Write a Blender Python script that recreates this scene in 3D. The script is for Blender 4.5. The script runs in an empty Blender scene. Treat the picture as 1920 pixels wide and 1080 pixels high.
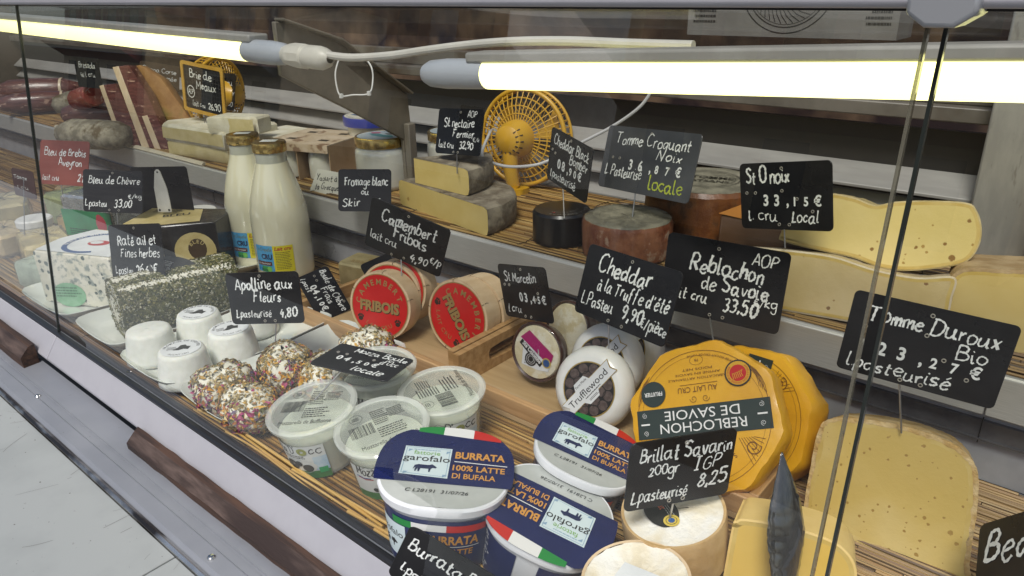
import bpy, math, random
import numpy as np
from mathutils import Vector, Matrix
random.seed(7); rng = np.random.default_rng(7)
SC = bpy.context.scene
COL = SC.collection
PI = math.pi

# ------------------------------------------------------------------ camera
FPX = 1387.0                       # focal length in pixels of the 1920 px wide photograph
CAM = Vector((0, 0, 0.50))
RX = Vector((0.7639, 0.6450, -0.0195)); UX = Vector((-0.2322, 0.3030, 0.9243)); FX = Vector((-0.6020, 0.7016, -0.3812))
cd = bpy.data.cameras.new('camera'); cam = bpy.data.objects.new('camera', cd); COL.objects.link(cam)
cd.sensor_width = 36.0; cd.lens = FPX / 1920 * 36.0; cd.clip_start = 0.02; cd.clip_end = 400
cam.matrix_world = Matrix(((RX.x, UX.x, -FX.x, CAM.x), (RX.y, UX.y, -FX.y, CAM.y), (RX.z, UX.z, -FX.z, CAM.z), (0, 0, 0, 1)))
SC.camera = cam

# ------------------------------------------------------------------ daylight
W = bpy.data.worlds.new('World'); SC.world = W; W.use_nodes = True
nt = W.node_tree; bg = nt.nodes['Background']
sky = nt.nodes.new('ShaderNodeTexSky'); sky.sky_type = 'NISHITA'; sky.sun_disc = False
sky.sun_elevation = math.radians(57); sky.sun_rotation = math.radians(160)
sky.air_density = 1.0; sky.dust_density = 3.0; sky.ozone_density = 1.0
nt.links.new(sky.outputs[0], bg.inputs[0]); bg.inputs[1].default_value = 0.065
sl = bpy.data.lights.new('sun', 'SUN'); sl.energy = 2.1; sl.angle = math.radians(18); sl.color = (1.0, 0.975, 0.93)
so = bpy.data.objects.new('sun', sl); COL.objects.link(so)
so.rotation_euler = Vector((-0.22, 0.50, -0.84)).to_track_quat('-Z', 'Y').to_euler()
SC.view_settings.view_transform = 'Standard'; SC.view_settings.look = 'None'
SC.view_settings.exposure = 0.78; SC.view_settings.gamma = 1.0
SC.view_settings.use_curve_mapping = False

# ------------------------------------------------------------------ helpers
def ray(px, py): return FX * FPX + RX * (px - 960) - UX * (py - 540)
def at(px, py, z=None, Y=None, X=None, d=None):
    r = ray(px, py)
    t = d / FPX if d is not None else (z - CAM.z) / r.z if z is not None else (Y - CAM.y) / r.y if Y is not None else (X - CAM.x) / r.x
    return CAM + r * t
def dep(p): return (Vector(p) - CAM).dot(FX)
def face(px, py, d, m, tilt, up=(0, -1)):
    """frame of a tilted round face: z = face normal leaning towards image direction m by tilt degrees"""
    r = ray(px, py).normalized()
    def img(v):
        q = RX * v[0] - UX * v[1]; q = q - r * q.dot(r); return q.normalized()
    t = math.radians(tilt)
    n = (-r * math.cos(t) + img(m) * math.sin(t)).normalized()
    u = img(up); u = (u - n * u.dot(n)).normalized(); x = u.cross(n)
    o = at(px, py, d=d)
    return Matrix(((x.x, u.x, n.x, o.x), (x.y, u.y, n.y, o.y), (x.z, u.z, n.z, o.z), (0, 0, 0, 1)))
def frame(o, rz=0, tilt=None):
    M_ = Matrix.Translation(Vector(o)) @ Matrix.Rotation(rz, 4, 'Z')
    return M_ @ tilt if tilt is not None else M_

# materials -------------------------------------------------------------
MATS = {}
def mat(name, c, c2=None, scale=30, lo=.4, hi=.6, rough=.5, metal=0, bump=0, bscale=None, spec=.5, sss=0, coat=0, stretch=None,
        c3=None, scale3=8, lo3=.55, hi3=.65, rvar=0, island=None, detail=4, emit=0, alpha=1, spots=()):
    if name in MATS: return MATS[name]
    m = bpy.data.materials.new(name); m.use_nodes = True; MATS[name] = m
    t = m.node_tree; n = t.nodes; L = t.links; b = n['Principled BSDF']
    b.inputs['Roughness'].default_value = rough; b.inputs['Metallic'].default_value = metal
    b.inputs['Specular IOR Level'].default_value = spec
    b.inputs['Coat Weight'].default_value = coat; b.inputs['Coat IOR'].default_value = 1.5 if coat < .85 else 1.9; b.inputs['Coat Roughness'].default_value = .12 if coat < .85 else .04
    if sss:
        b.inputs['Subsurface Weight'].default_value = sss; b.inputs['Subsurface Radius'].default_value = (.012, .008, .004)
        b.inputs['Subsurface Scale'].default_value = .6
    col4 = lambda q: (q[0], q[1], q[2], 1)
    b.inputs['Base Color'].default_value = col4(c)
    if emit:
        b.inputs['Emission Color'].default_value = col4(c); b.inputs['Emission Strength'].default_value = emit
    if alpha < 1: b.inputs['Alpha'].default_value = alpha
    tc = n.new('ShaderNodeTexCoord'); vec = tc.outputs['Object']
    if stretch:
        mp = n.new('ShaderNodeMapping'); mp.inputs['Scale'].default_value = stretch; L.new(vec, mp.inputs['Vector']); vec = mp.outputs[0]
    def noise(s, det=detail, r=.6):
        q = n.new('ShaderNodeTexNoise'); q.inputs['Scale'].default_value = s; q.inputs['Detail'].default_value = det; q.inputs['Roughness'].default_value = r
        L.new(vec, q.inputs['Vector']); return q.outputs['Fac']
    def ramp(f, a, z, p0, p1):
        q = n.new('ShaderNodeValToRGB'); e = q.color_ramp.elements
        e[0].position = p0; e[1].position = p1; e[0].color = col4(a); e[1].color = col4(z); L.new(f, q.inputs[0]); return q.outputs[0]
    cur = None
    if c2 is not None: cur = ramp(noise(scale), c, c2, lo, hi)
    if island:
        g = n.new('ShaderNodeNewGeometry'); q = n.new('ShaderNodeValToRGB'); q.color_ramp.interpolation = 'CONSTANT'
        e = q.color_ramp.elements
        while len(e) < len(island): e.new(0.5)
        for k, ic in enumerate(island): e[k].position = k / len(island); e[k].color = col4(ic)
        L.new(g.outputs['Random Per Island'], q.inputs[0])
        if cur is None: cur = q.outputs[0]
        else:
            mx = n.new('ShaderNodeMix'); mx.data_type = 'RGBA'; mx.blend_type = 'MULTIPLY'; mx.inputs[0].default_value = 1
            L.new(q.outputs[0], mx.inputs[6]); L.new(cur, mx.inputs[7]); cur = mx.outputs[2]
    if c3 is not None:
        f3 = ramp(noise(scale3, 3), (0, 0, 0), (1, 1, 1), lo3, hi3)
        mx = n.new('ShaderNodeMix'); mx.data_type = 'RGBA'; L.new(f3, mx.inputs[0])
        if cur is None: mx.inputs[6].default_value = col4(c)
        else: L.new(cur, mx.inputs[6])
        mx.inputs[7].default_value = col4(c3); cur = mx.outputs[2]
    holes = []
    for (vs_, rad, vc, prob) in spots:                      # scattered roundish eyes, holes or specks
        vo = n.new('ShaderNodeTexVoronoi'); vo.inputs['Scale'].default_value = vs_; vo.inputs['Randomness'].default_value = 1
        wv = n.new('ShaderNodeTexNoise'); wv.inputs['Scale'].default_value = vs_ * 2.2; L.new(vec, wv.inputs['Vector'])
        va = n.new('ShaderNodeVectorMath'); va.operation = 'MULTIPLY_ADD'; va.inputs[1].default_value = (.3 / vs_,) * 3; L.new(wv.outputs['Color'], va.inputs[0]); L.new(vec, va.inputs[2]); L.new(va.outputs[0], vo.inputs['Vector'])
        sp = n.new('ShaderNodeSeparateColor'); L.new(vo.outputs['Color'], sp.inputs[0])
        rr = n.new('ShaderNodeMath'); rr.operation = 'MULTIPLY'; rr.inputs[1].default_value = rad; L.new(sp.outputs[1], rr.inputs[0])
        df = n.new('ShaderNodeMath'); df.operation = 'SUBTRACT'; L.new(rr.outputs[0], df.inputs[0]); L.new(vo.outputs['Distance'], df.inputs[1])
        ms = n.new('ShaderNodeMath'); ms.operation = 'MULTIPLY'; ms.use_clamp = True; ms.inputs[1].default_value = 14; L.new(df.outputs[0], ms.inputs[0])
        pk = n.new('ShaderNodeMath'); pk.operation = 'LESS_THAN'; pk.inputs[1].default_value = prob; L.new(sp.outputs[0], pk.inputs[0])
        mm = n.new('ShaderNodeMath'); mm.operation = 'MULTIPLY'; L.new(ms.outputs[0], mm.inputs[0]); L.new(pk.outputs[0], mm.inputs[1])
        mx = n.new('ShaderNodeMix'); mx.data_type = 'RGBA'; L.new(mm.outputs[0], mx.inputs[0])
        if cur is None: mx.inputs[6].default_value = col4(c)
        else: L.new(cur, mx.inputs[6])
        mx.inputs[7].default_value = col4(vc); cur = mx.outputs[2]; holes.append(mm.outputs[0])
    if cur is not None:
        L.new(cur, b.inputs['Base Color'])
        if emit: L.new(cur, b.inputs['Emission Color'])
    if bump:
        bp = n.new('ShaderNodeBump'); bp.inputs['Strength'].default_value = bump; bp.inputs['Distance'].default_value = .004
        hgt = noise(bscale or scale, 5)
        for hh in holes:
            sb = n.new('ShaderNodeMath'); sb.operation = 'SUBTRACT'; L.new(hgt, sb.inputs[0]); L.new(hh, sb.inputs[1]); hgt = sb.outputs[0]
        L.new(hgt, bp.inputs['Height']); L.new(bp.outputs[0], b.inputs['Normal'])
    if rvar:
        mr = n.new('ShaderNodeMapRange'); mr.inputs['To Min'].default_value = max(rough - rvar, .03); mr.inputs['To Max'].default_value = rough + rvar
        mr.inputs['From Min'].default_value = .3; mr.inputs['From Max'].default_value = .7
        L.new(noise(9, 5), mr.inputs['Value']); L.new(mr.outputs[0], b.inputs['Roughness'])
    return m
def clear(name, tint, rough, gloss, blend=0, body=(.8, .8, .8), ior=1.45):
    """thin clear sheet: see-through tint, plus a milky body share, plus fresnel reflection"""
    if name in MATS: return MATS[name]
    m = bpy.data.materials.new(name); m.use_nodes = True; MATS[name] = m
    t = m.node_tree; n = t.nodes; L = t.links; n.remove(n['Principled BSDF']); out = n['Material Output']
    tr = n.new('ShaderNodeBsdfTransparent'); tr.inputs[0].default_value = (*tint, 1)
    base = tr.outputs[0]
    if blend:
        df = n.new('ShaderNodeBsdfDiffuse'); df.inputs[0].default_value = (*body, 1)
        mx = n.new('ShaderNodeMixShader'); mx.inputs[0].default_value = blend; L.new(base, mx.inputs[1]); L.new(df.outputs[0], mx.inputs[2]); base = mx.outputs[0]
    gl = n.new('ShaderNodeBsdfGlossy'); gl.inputs['Roughness'].default_value = rough
    ge = n.new('ShaderNodeNewGeometry'); dt = n.new('ShaderNodeVectorMath'); dt.operation = 'DOT_PRODUCT'; L.new(ge.outputs['Incoming'], dt.inputs[0]); L.new(ge.outputs['Normal'], dt.inputs[1])
    def mth(op, a, b=None):
        q = n.new('ShaderNodeMath'); q.operation = op
        for i_, s_ in enumerate((a, b)):
            if s_ is None: continue
            if isinstance(s_, (int, float)): q.inputs[i_].default_value = s_
            else: L.new(s_, q.inputs[i_])
        return q.outputs[0]
    f0 = ((ior - 1) / (ior + 1)) ** 2                       # same reflectance from either side of the thin sheet
    sch = mth('ADD', mth('MULTIPLY', mth('POWER', mth('SUBTRACT', 1.0, mth('ABSOLUTE', dt.outputs['Value'])), 5.0), 1 - f0), f0)
    ml = n.new('ShaderNodeMath'); ml.operation = 'MULTIPLY'; ml.inputs[1].default_value = gloss; ml.use_clamp = True; L.new(sch, ml.inputs[0])
    m2 = n.new('ShaderNodeMixShader'); L.new(ml.outputs[0], m2.inputs[0]); L.new(base, m2.inputs[1]); L.new(gl.outputs[0], m2.inputs[2])
    L.new(m2.outputs[0], out.inputs[0]); return m

# mesh builder ------------------------------------------------------------
class MB:
    def __init__(s): s.v = []; s.f = []; s.m = []
    def add(s, vs, fs, mi=0, T=None):
        o = len(s.v)
        if T is not None: vs = [T @ Vector(q) for q in vs]
        s.v += [tuple(q) for q in vs]; s.f += [tuple(i + o for i in q) for q in fs]; s.m += [mi] * len(fs); return s
    def box(s, a, b, mi=0, T=None):
        (x0, y0, z0), (x1, y1, z1) = a, b
        return s.add([(x0, y0, z0), (x1, y0, z0), (x1, y1, z0), (x0, y1, z0), (x0, y0, z1), (x1, y0, z1), (x1, y1, z1), (x0, y1, z1)],
                     [(0, 3, 2, 1), (4, 5, 6, 7), (0, 1, 5, 4), (1, 2, 6, 5), (2, 3, 7, 6), (3, 0, 4, 7)], mi, T)
    def prism(s, poly, z0, z1, mi=0, T=None, mi2=None, ch=0):
        """2-D outline extruded in z, optional chamfer ch at both ends"""
        n = len(poly); c = (sum(p[0] for p in poly) / n, sum(p[1] for p in poly) / n)
        def ins(k):
            out = []
            for p in poly:
                dx, dy = p[0] - c[0], p[1] - c[1]; l = math.hypot(dx, dy) or 1
                out.append((p[0] - dx / l * k, p[1] - dy / l * k))
            return out
        rings = [(poly, z0), (poly, z1)] if not ch else [(ins(ch), z0), (poly, z0 + ch), (poly, z1 - ch), (ins(ch), z1)]
        vs = []; fs = []
        for pl, z in rings: vs += [(p[0], p[1], z) for p in pl]
        for k in range(len(rings) - 1):
            for i in range(n): j = (i + 1) % n; fs.append((k * n + i, k * n + j, (k + 1) * n + j, (k + 1) * n + i))
        s.add(vs, fs, mi, T); o = len(s.v) - len(vs)
        s.f += [tuple(o + i for i in reversed(range(n))), tuple(o + (len(rings) - 1) * n + i for i in range(n))]
        s.m += [mi, mi if mi2 is None else mi2]; return s
    def lathe(s, prof, seg=40, mi=0, T=None, sq=None, mis=None, cap=False):
        """profile (r, z) turned about z; sq = superellipse power for rounded squares"""
        vs = []; fs = []; ms = []
        for r, z in prof:
            for k in range(seg):
                a = 2 * PI * k / seg; ca, sa = math.cos(a), math.sin(a)
                q = 1 if not sq else (abs(ca) ** sq + abs(sa) ** sq) ** (-1 / sq)
                vs.append((r * q * ca, r * q * sa, z))
        for i in range(len(prof) - 1):
            for k in range(seg):
                j = (k + 1) % seg
                fs.append((i * seg + k, i * seg + j, (i + 1) * seg + j, (i + 1) * seg + k)); ms.append(mi if mis is None else mis[i])
        o = len(s.v); s.add(vs, fs, 0, T); s.m[-len(ms):] = ms
        if cap and prof[0][0] > 1e-6: s.f.append(tuple(o + k for k in reversed(range(seg)))); s.m.append(ms[0])
        if cap and prof[-1][0] > 1e-6: s.f.append(tuple(o + (len(prof) - 1) * seg + k for k in range(seg))); s.m.append(ms[-1])
        return s
    def tube(s, pts, r, seg=8, mi=0, T=None, cap=True):
        pts = [Vector(p) for p in pts]; n = len(pts); rs = r if isinstance(r, (list, tuple)) else [r] * n
        up = None; vs = []; fs = []
        for i, p in enumerate(pts):
            d = (pts[min(i + 1, n - 1)] - pts[max(i - 1, 0)]).normalized()
            if up is None: up = d.orthogonal().normalized()
            up = (up - d * up.dot(d)).normalized(); w = d.cross(up)
            for k in range(seg):
                a = 2 * PI * k / seg; vs.append(p + (up * math.cos(a) + w * math.sin(a)) * rs[i])
        for i in range(n - 1):
            for k in range(seg): j = (k + 1) % seg; fs.append((i * seg + k, i * seg + j, (i + 1) * seg + j, (i + 1) * seg + k))
        if cap: fs += [tuple(reversed(range(seg))), tuple((n - 1) * seg + k for k in range(seg))]
        return s.add(vs, fs, mi, T)
    def build(s, name, mats, parent=None, M_=None, smooth=35, bevel=0, jit=0):
        me = bpy.data.meshes.new(name); vs = s.v
        if jit: vs = [tuple(c + random.uniform(-jit, jit) for c in q) for q in vs]
        me.from_pydata(vs, [], s.f); 
        mats = mats if isinstance(mats, (list, tuple)) else [mats]
        for q in mats: me.materials.append(q)
        me.polygons.foreach_set('material_index', s.m); me.update()
        o = bpy.data.objects.new(name, me); COL.objects.link(o)
        if parent is not None: o.parent = parent
        M_ = M_ if M_ is not None else Matrix()
        if parent is not None and parent.parent is not None: M_ = parent.matrix_basis.inverted() @ M_      # sub-part: same frame as its part
        o.matrix_basis = M_
        if smooth:
            me.polygons.foreach_set('use_smooth', [True] * len(me.polygons)); me.set_sharp_from_angle(angle=math.radians(smooth))
        if bevel:
            bv = o.modifiers.new('edge', 'BEVEL'); bv.width = bevel; bv.segments = 2; bv.limit_method = 'ANGLE'; bv.angle_limit = math.radians(40)
        return o
def thing(name, label, cat, M_=None, group=None):
    o = bpy.data.objects.new(name, None); COL.objects.link(o); o.empty_display_size = .02
    if M_ is not None: o.matrix_basis = M_ if isinstance(M_, Matrix) else Matrix.Translation(Vector(M_))
    return tag(o, label, cat, group)
def tag(o, label, cat, group=None, kind=None):
    if label: o['label'] = label
    if cat: o['category'] = cat
    if group: o['group'] = group
    if kind: o['kind'] = kind
    return o
def dup(root, M_, label, group=None):
    """copy of a thing with its parts and sub-parts"""
    r = root.copy(); COL.objects.link(r); r.matrix_basis = M_; r['label'] = label
    if group: r['group'] = group
    for ch in list(root.children):
        c = ch.copy(); COL.objects.link(c); c.parent = r
        for g in ch.children:
            q = g.copy(); COL.objects.link(q); q.parent = c
    return r
def smooth_path(pts, n=10):
    P = [Vector(p) for p in pts]; P = [P[0]] + P + [P[-1]]; out = []
    for i in range(1, len(P) - 2):
        for k in range(n):
            t = k / n; a, b, c, d = P[i - 1], P[i], P[i + 1], P[i + 2]
            out.append(.5 * (2 * b + (c - a) * t + (2 * a - 5 * b + 4 * c - d) * t * t + (3 * b - a - 3 * c + d) * t ** 3))
    out.append(P[-2]); return out
def rrect(w, h, r, n=5, cx=0, cy=0):
    out = []
    for sx, sy, a0 in ((1, 1, 0), (-1, 1, 90), (-1, -1, 180), (1, -1, 270)):
        for k in range(n + 1):
            a = math.radians(a0 + 90 * k / n); out.append((cx + sx * (w / 2 - r) + r * math.cos(a), cy + sy * (h / 2 - r) + r * math.sin(a)))
    return out
def circle(r, n=40, cx=0, cy=0, ry=None, rot=0):
    ry = ry or r; c, s = math.cos(rot), math.sin(rot)
    return [(cx + c * r * math.cos(a) - s * ry * math.sin(a), cy + s * r * math.cos(a) + c * ry * math.sin(a)) for a in [2 * PI * k / n for k in range(n)]]

# printed lettering -------------------------------------------------------
_tc = {}
def type_mesh(s, bold=0.0):
    key = (s, bold)
    if key in _tc: return _tc[key]
    cu = bpy.data.curves.new('type', 'FONT'); cu.body = s; cu.size = 1; cu.resolution_u = 3; cu.offset = bold
    ob = bpy.data.objects.new('type', cu); COL.objects.link(ob)
    dg = bpy.context.evaluated_depsgraph_get(); me = bpy.data.meshes.new_from_object(ob.evaluated_get(dg))
    vs = [(v.co.x, v.co.y) for v in me.vertices]; fs = [tuple(p.vertices) for p in me.polygons]
    bpy.data.objects.remove(ob); bpy.data.curves.remove(cu); bpy.data.meshes.remove(me)
    _tc[key] = (vs, fs); return _tc[key]
class Decal(MB):
    """flat printing in x-y, lifted a little in z; warp() may bend it onto a curved wall"""
    def __init__(s, T=None): super().__init__(); s.z = 0.0003
    def poly(s, pts, mi, dz=0): return s.add([(p[0], p[1], s.z + dz) for p in pts], [tuple(range(len(pts)))], mi)
    def rect(s, x0, y0, x1, y1, mi, dz=0, n=1, rot=0):
        c, q = math.cos(rot), math.sin(rot); cx, cy = (x0 + x1) / 2, (y0 + y1) / 2
        vs = []
        for j in (y0, y1):
            for i in range(n + 1):
                x = x0 + (x1 - x0) * i / n - cx; y = j - cy; vs.append((cx + c * x - q * y, cy + q * x + c * y, s.z + dz))
        return s.add(vs, [(i, i + 1, n + 2 + i, n + 1 + i) for i in range(n)], mi)
    def ring(s, r0, r1, mi, dz=0, cx=0, cy=0, n=48, a0=0, a1=2 * PI, asp=1):
        vs = []
        for k in range(n + 1):
            a = a0 + (a1 - a0) * k / n
            for r in (r0, r1): vs.append((cx + r * math.cos(a), cy + asp * r * math.sin(a), s.z + dz))
        return s.add(vs, [(2 * k, 2 * k + 1, 2 * k + 3, 2 * k + 2) for k in range(n)], mi)
    def line(s, pts, w, mi, dz=0, vary=0):
        P = [Vector((p[0], p[1])) for p in pts]; vs = []
        for i, p in enumerate(P):
            d = (P[min(i + 1, len(P) - 1)] - P[max(i - 1, 0)]).normalized(); nn = Vector((-d.y, d.x)) * w / 2 * (1 + vary * math.sin(i * 1.7 + pts[0][0] * 900))
            vs += [(p.x + nn.x, p.y + nn.y, s.z + dz), (p.x - nn.x, p.y - nn.y, s.z + dz)]
        return s.add(vs, [(2 * i + 1, 2 * i + 3, 2 * i + 2, 2 * i) for i in range(len(P) - 1)], mi)
    def text(s, t, x, y, size, mi, rot=0, w=None, al='c', dz=.0002, bold=0, xs=1, shear=0):
        vs, fs = type_mesh(t, bold)
        if not vs: return s
        x0 = min(v[0] for v in vs); x1 = max(v[0] for v in vs); k = size / .73
        sx = k * xs
        if w: sx = w / (x1 - x0)
        off = {'c': (x0 + x1) / 2, 'l': x0, 'r': x1}[al]; c, q = math.cos(rot), math.sin(rot)
        out = []
        for a, b in vs:
            a = (a - off) * sx + shear * b * k; b = b * k
            out.append((x + c * a - q * b, y + q * a + c * b, s.z + dz))
        return s.add(out, fs, mi)
    def arc(s, t, cx, cy, r, mid, size, mi, xs=1, dz=.0002, bold=0, inward=False, gap=1.0):
        k = size / .73; ws = []
        for ch in t:
            vs, _ = type_mesh(ch, bold) if ch != ' ' else ([], [])
            ws.append(((max(v[0] for v in vs) - min(v[0] for v in vs)) + .1 if vs else .3) * k * xs * gap)
        tot = sum(ws); sg = -1 if not inward else 1; a = mid - sg * tot / 2 / r
        for ch, w_ in zip(t, ws):
            am = a + sg * w_ / 2 / r; a += sg * w_ / r
            if ch == ' ': continue
            rot = am - PI / 2 if not inward else am + PI / 2
            s.text(ch, cx + r * math.cos(am), cy + r * math.sin(am), size, mi, rot=rot, xs=xs, dz=dz, bold=bold)
        return s
    def fine(s, x, y, w, h, rows, mi, rot=0, dz=.0002):
        """a block of small print, every line broken into words"""
        c, q = math.cos(rot), math.sin(rot); lh = h / rows
        for k in range(rows):
            xx = 0; lim = w * random.uniform(.75, 1)
            while xx < lim:
                ww = min(random.uniform(.04, .13) * w, lim - xx + .001)
                pts = [(xx, -k * lh), (xx + ww, -k * lh), (xx + ww, -k * lh - lh * .45), (xx, -k * lh - lh * .45)]
                s.poly([(x + c * a - q * b, y + q * a + c * b) for a, b in reversed(pts)], mi, dz); xx += ww + .025 * w
        return s
    def bars(s, x, y, w, h, mi, rot=0, dz=.0002):
        c, q = math.cos(rot), math.sin(rot); xx = 0
        while xx < w:
            ww = random.choice((.012, .02, .035)) * w
            pts = [(xx, 0), (xx + ww, 0), (xx + ww, h), (xx, h)]
            s.poly([(x + c * a - q * b, y + q * a + c * b) for a, b in pts], mi, dz); xx += ww + random.choice((.012, .02, .03)) * w
        return s
    def warp(s, fn): s.v = [tuple(fn(*q)) for q in s.v]; return s

# handwriting -------------------------------------------------------------
HW = {
'a': "4,4 2.5,5 .5,4 0,2 1,0 2.5,.3 4,3|4,5 3.8,1.5 4.6,0 5.3,.3", 'b': ".3,9 .1,5 0,0|0,3 1.5,5 3.2,4.5 3.8,2.5 3,.4 1.3,0 0,1.2",
'c': "3.6,4.2 2.2,5 .6,4.2 0,2.2 .8,.4 2.2,0 3.8,.9", 'd': "4,4 2.5,5 .6,4 0,2 1,0 2.6,.3 4,2.5|4.3,9 4,2 4.6,0 5.3,.3",
'e': ".2,2.4 3,3 3.6,4 2.4,5 .8,4.3 0,2.2 .8,.3 2.2,0 3.8,1", 'f': "3.6,8.2 2.4,9 1.4,7.5 1.2,3 1.1,-2|0,4.8 3,5",
'g': "4,4 2.5,5 .6,4 0,2.2 1,.4 2.6,.6 4,3|4,5 4,-2 3,-4 1,-3.8 .3,-2.6", 'h': ".2,9 .1,4 0,0|0,3 1.5,5 3,4.8 3.4,3 3.4,0",
'i': ".2,5 .3,1 1,0 1.6,.4|.3,7 .5,7.5", 'k': ".2,9 .1,4 0,0|3.2,5 .2,2.2 3.4,0", 'l': ".2,9 .1,1.2 .8,0 1.6,.4",
'm': "0,5 .2,0|.2,3 1.4,5 2.4,4.6 2.6,0|2.6,3 3.8,5 4.9,4.6 5.2,0", 'n': "0,5 .2,0|.2,3 1.6,5 2.9,4.7 3.3,3 3.4,0",
'o': "2,5 .5,4.2 0,2.3 .8,.3 2.2,0 3.6,1 3.9,3 3,4.7 2,5", 'p': ".3,5 .2,0 0,-4|.2,3.5 1.5,5 3.2,4.5 3.8,2.5 3,.4 1.5,0 .2,1.2",
'q': "4,4 2.5,5 .6,4 0,2 1,0 2.6,.3 4,2.5|4.2,5 4,-4", 'r': "0,5 .3,0|.3,3 1.3,4.8 2.8,4.8", 's': "3.2,4.5 1.8,5 .4,4.2 .6,3 2.6,2.2 3,.8 1.6,0 0,.6",
't': "1.4,8 1.2,1.2 2,0 3,.4|0,5 3,5.2", 'u': "0,5 0,1.5 1,0 2.5,.5 3.6,3|3.6,5 3.6,1 4.4,0 5,.3", 'v': "0,5 1.7,0 3.6,5",
'x': "0,5 3.5,0|3.5,5 0,0", 'y': "0,5 .4,2 1.6,1.2 3.4,4|3.8,5 3,-1 1.4,-4 0,-3", 'z': "0,5 3.4,5 0,0 3.6,0",
'A': "0,0 1.6,6 2.6,9 3.6,6 5,0|.9,3 4.3,3", 'B': ".4,9 .2,4 0,0|.4,8.8 3,9 4,7 3,5 .6,4.8|.6,4.8 3.8,4.6 4.8,2.4 3.6,.2 0,0",
'C': "5,7.6 3.4,9 1.2,7.8 0,4.5 1,1 3,0 5.2,1.4", 'D': ".6,9 .4,4 .3,0|0,8.8 3,8.8 5.4,6.6 5.2,2.6 3.4,.3 0,0", 'F': ".8,8.6 .7,4 .6,0|0,8.8 4.8,9|.7,4.8 3.8,5",
'G': "5,7.6 3.4,9 1.2,7.8 0,4.5 1,1 3,0 5,1.4 5,4 3,4", 'I': "0,9 3,9|1.5,9 1.5,0|0,0 3,0", 'L': ".5,9 .3,4 .2,.4 .8,0 4.2,.4",
'M': "0,0 .6,9|.6,9 3,3|3,3 5.6,9|5.6,9 6,0", 'N': "0,0 .4,9|.4,9 4.4,0|4.4,0 4.8,9", 'O': "2.6,9 .6,7.6 0,4.4 .8,1 2.6,0 4.6,1.2 5.2,4.6 4.4,7.8 2.6,9",
'P': ".5,9 .3,4 .2,0|.4,8.6 3.2,9 4.6,7 3.6,4.6 .5,4.2", 'R': ".5,9 .3,4 .2,0|.4,8.6 3.2,9 4.6,7 3.6,4.8 .5,4.4|2,4.4 4.8,0",
'S': "4.6,7.8 2.8,9 .8,8 .6,6.2 3.6,4.2 4.4,2 2.6,0 0,1", 'T': "0,8.8 2.8,8.9 5.6,9|2.8,8.9 2.7,4 2.6,0", 'Y': "0,9 2.2,4.6|4.6,9 2.2,4.6 1,0", 'Z': "0,9 4.4,9 0,0 4.8,0",
'0': "2,7 .4,5.6 0,3.4 .8,.6 2,0 3.4,1 3.9,3.6 3.2,6.2 2,7", '1': ".2,5.4 1.6,7 1.5,0", '2': ".2,5.4 1.2,7 3,6.6 3.2,4.8 1.6,2 0,0 3.8,.2",
'3': ".2,6.4 2,7 3.3,5.8 2.6,4 1.4,3.6|1.4,3.6 3.2,3 3.5,1.2 2,0 0,.6", '4': "1.6,7 0,2.6 3.6,2.8|2.8,4.6 2.4,-.6", '5': "3.4,7 .6,6.8 .4,4|.4,4 2.2,4.4 3.5,2.8 3,.6 1.4,-.1 0,.6",
'6': "3,7 1,4.6 0,2 1,0 2.8,.3 3.4,2 2.2,3.6 .4,2.6", '7': "0,6.8 3.6,7 1.4,0|.8,3.4 3,3.6", '8': "2,3.8 .4,5.4 1.6,7 3.2,6 2.6,4.4 1,3 .2,1.2 1.6,0 3.4,1 3,2.8 2,3.8",
'9': "3.2,5.6 1.8,7 .2,5.6 .8,3.8 2.6,4 3.4,6|3.4,6 3,2 1.6,0", ',': ".6,.6 0,-1.6", '.': ".1,.3 .4,.1", '/': "0,-1 3.4,8", "'": ".4,9 .1,7", '!': ".2,9 .1,2.5|0,.3 .2,0",
'€': "4,6.4 2.6,7 1,5.8 .6,3.4 1.4,.8 3,0 4.2,.8|0,4.4 3,4.4|0,2.8 2.8,2.8", ' ': "",
}
for base, nm, st in (('e', 'é', "1.4,6.4 3,7.8"), ('e', 'è', "1,7.8 2.6,6.4"), ('a', 'à', "1.2,7.8 3,6.4"), ('e', 'ê', "1,6.4 2,7.6 3,6.4"), ('c', 'ç', "2,0 2.4,-1.6 1,-2")): HW[nm] = HW[base] + '|' + st
def hand(D, text, x, y, size, mi=0, rot=0, w=None, thick=.085, loose=.38, slant=None):
    """write text with a pen: x,y = start of baseline, size = capital height, w = fitted width"""
    cur = 0; strokes = []; slant = random.uniform(-.02, .22) if slant is None else slant
    for ch in text:
        g = HW.get(ch, '')
        if not g: cur += 3; continue
        mx = 0; dy = random.uniform(-loose, loose) + .5 * math.sin(cur * .35 + len(text)); sc = random.uniform(.88, 1.14)
        for st in g.split('|'):
            P = [tuple(map(float, q.split(','))) for q in st.split()]
            P = [((a * sc + slant * b) + random.uniform(-.26, .26), b * sc + dy + random.uniform(-.26, .26)) for a, b in P]
            mx = max([mx] + [a for a, _ in P]); strokes.append([(a + cur, b) for a, b in P])
        cur += mx + 1.1
    k = size / 9; kx = k if not w else w / max(cur - 1, 1); c, q = math.cos(rot), math.sin(rot)
    for st in strokes:
        pts = [(p.x, p.y) for p in smooth_path([(a, b, 0) for a, b in st], 5)] if len(st) > 2 else st
        D.line([(x + c * a * kx - q * b * k, y + q * a * kx + c * b * k) for a, b in pts], size * thick * random.uniform(.8, 1.3), mi, dz=random.uniform(0, .00012), vary=.28)
    return D

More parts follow.
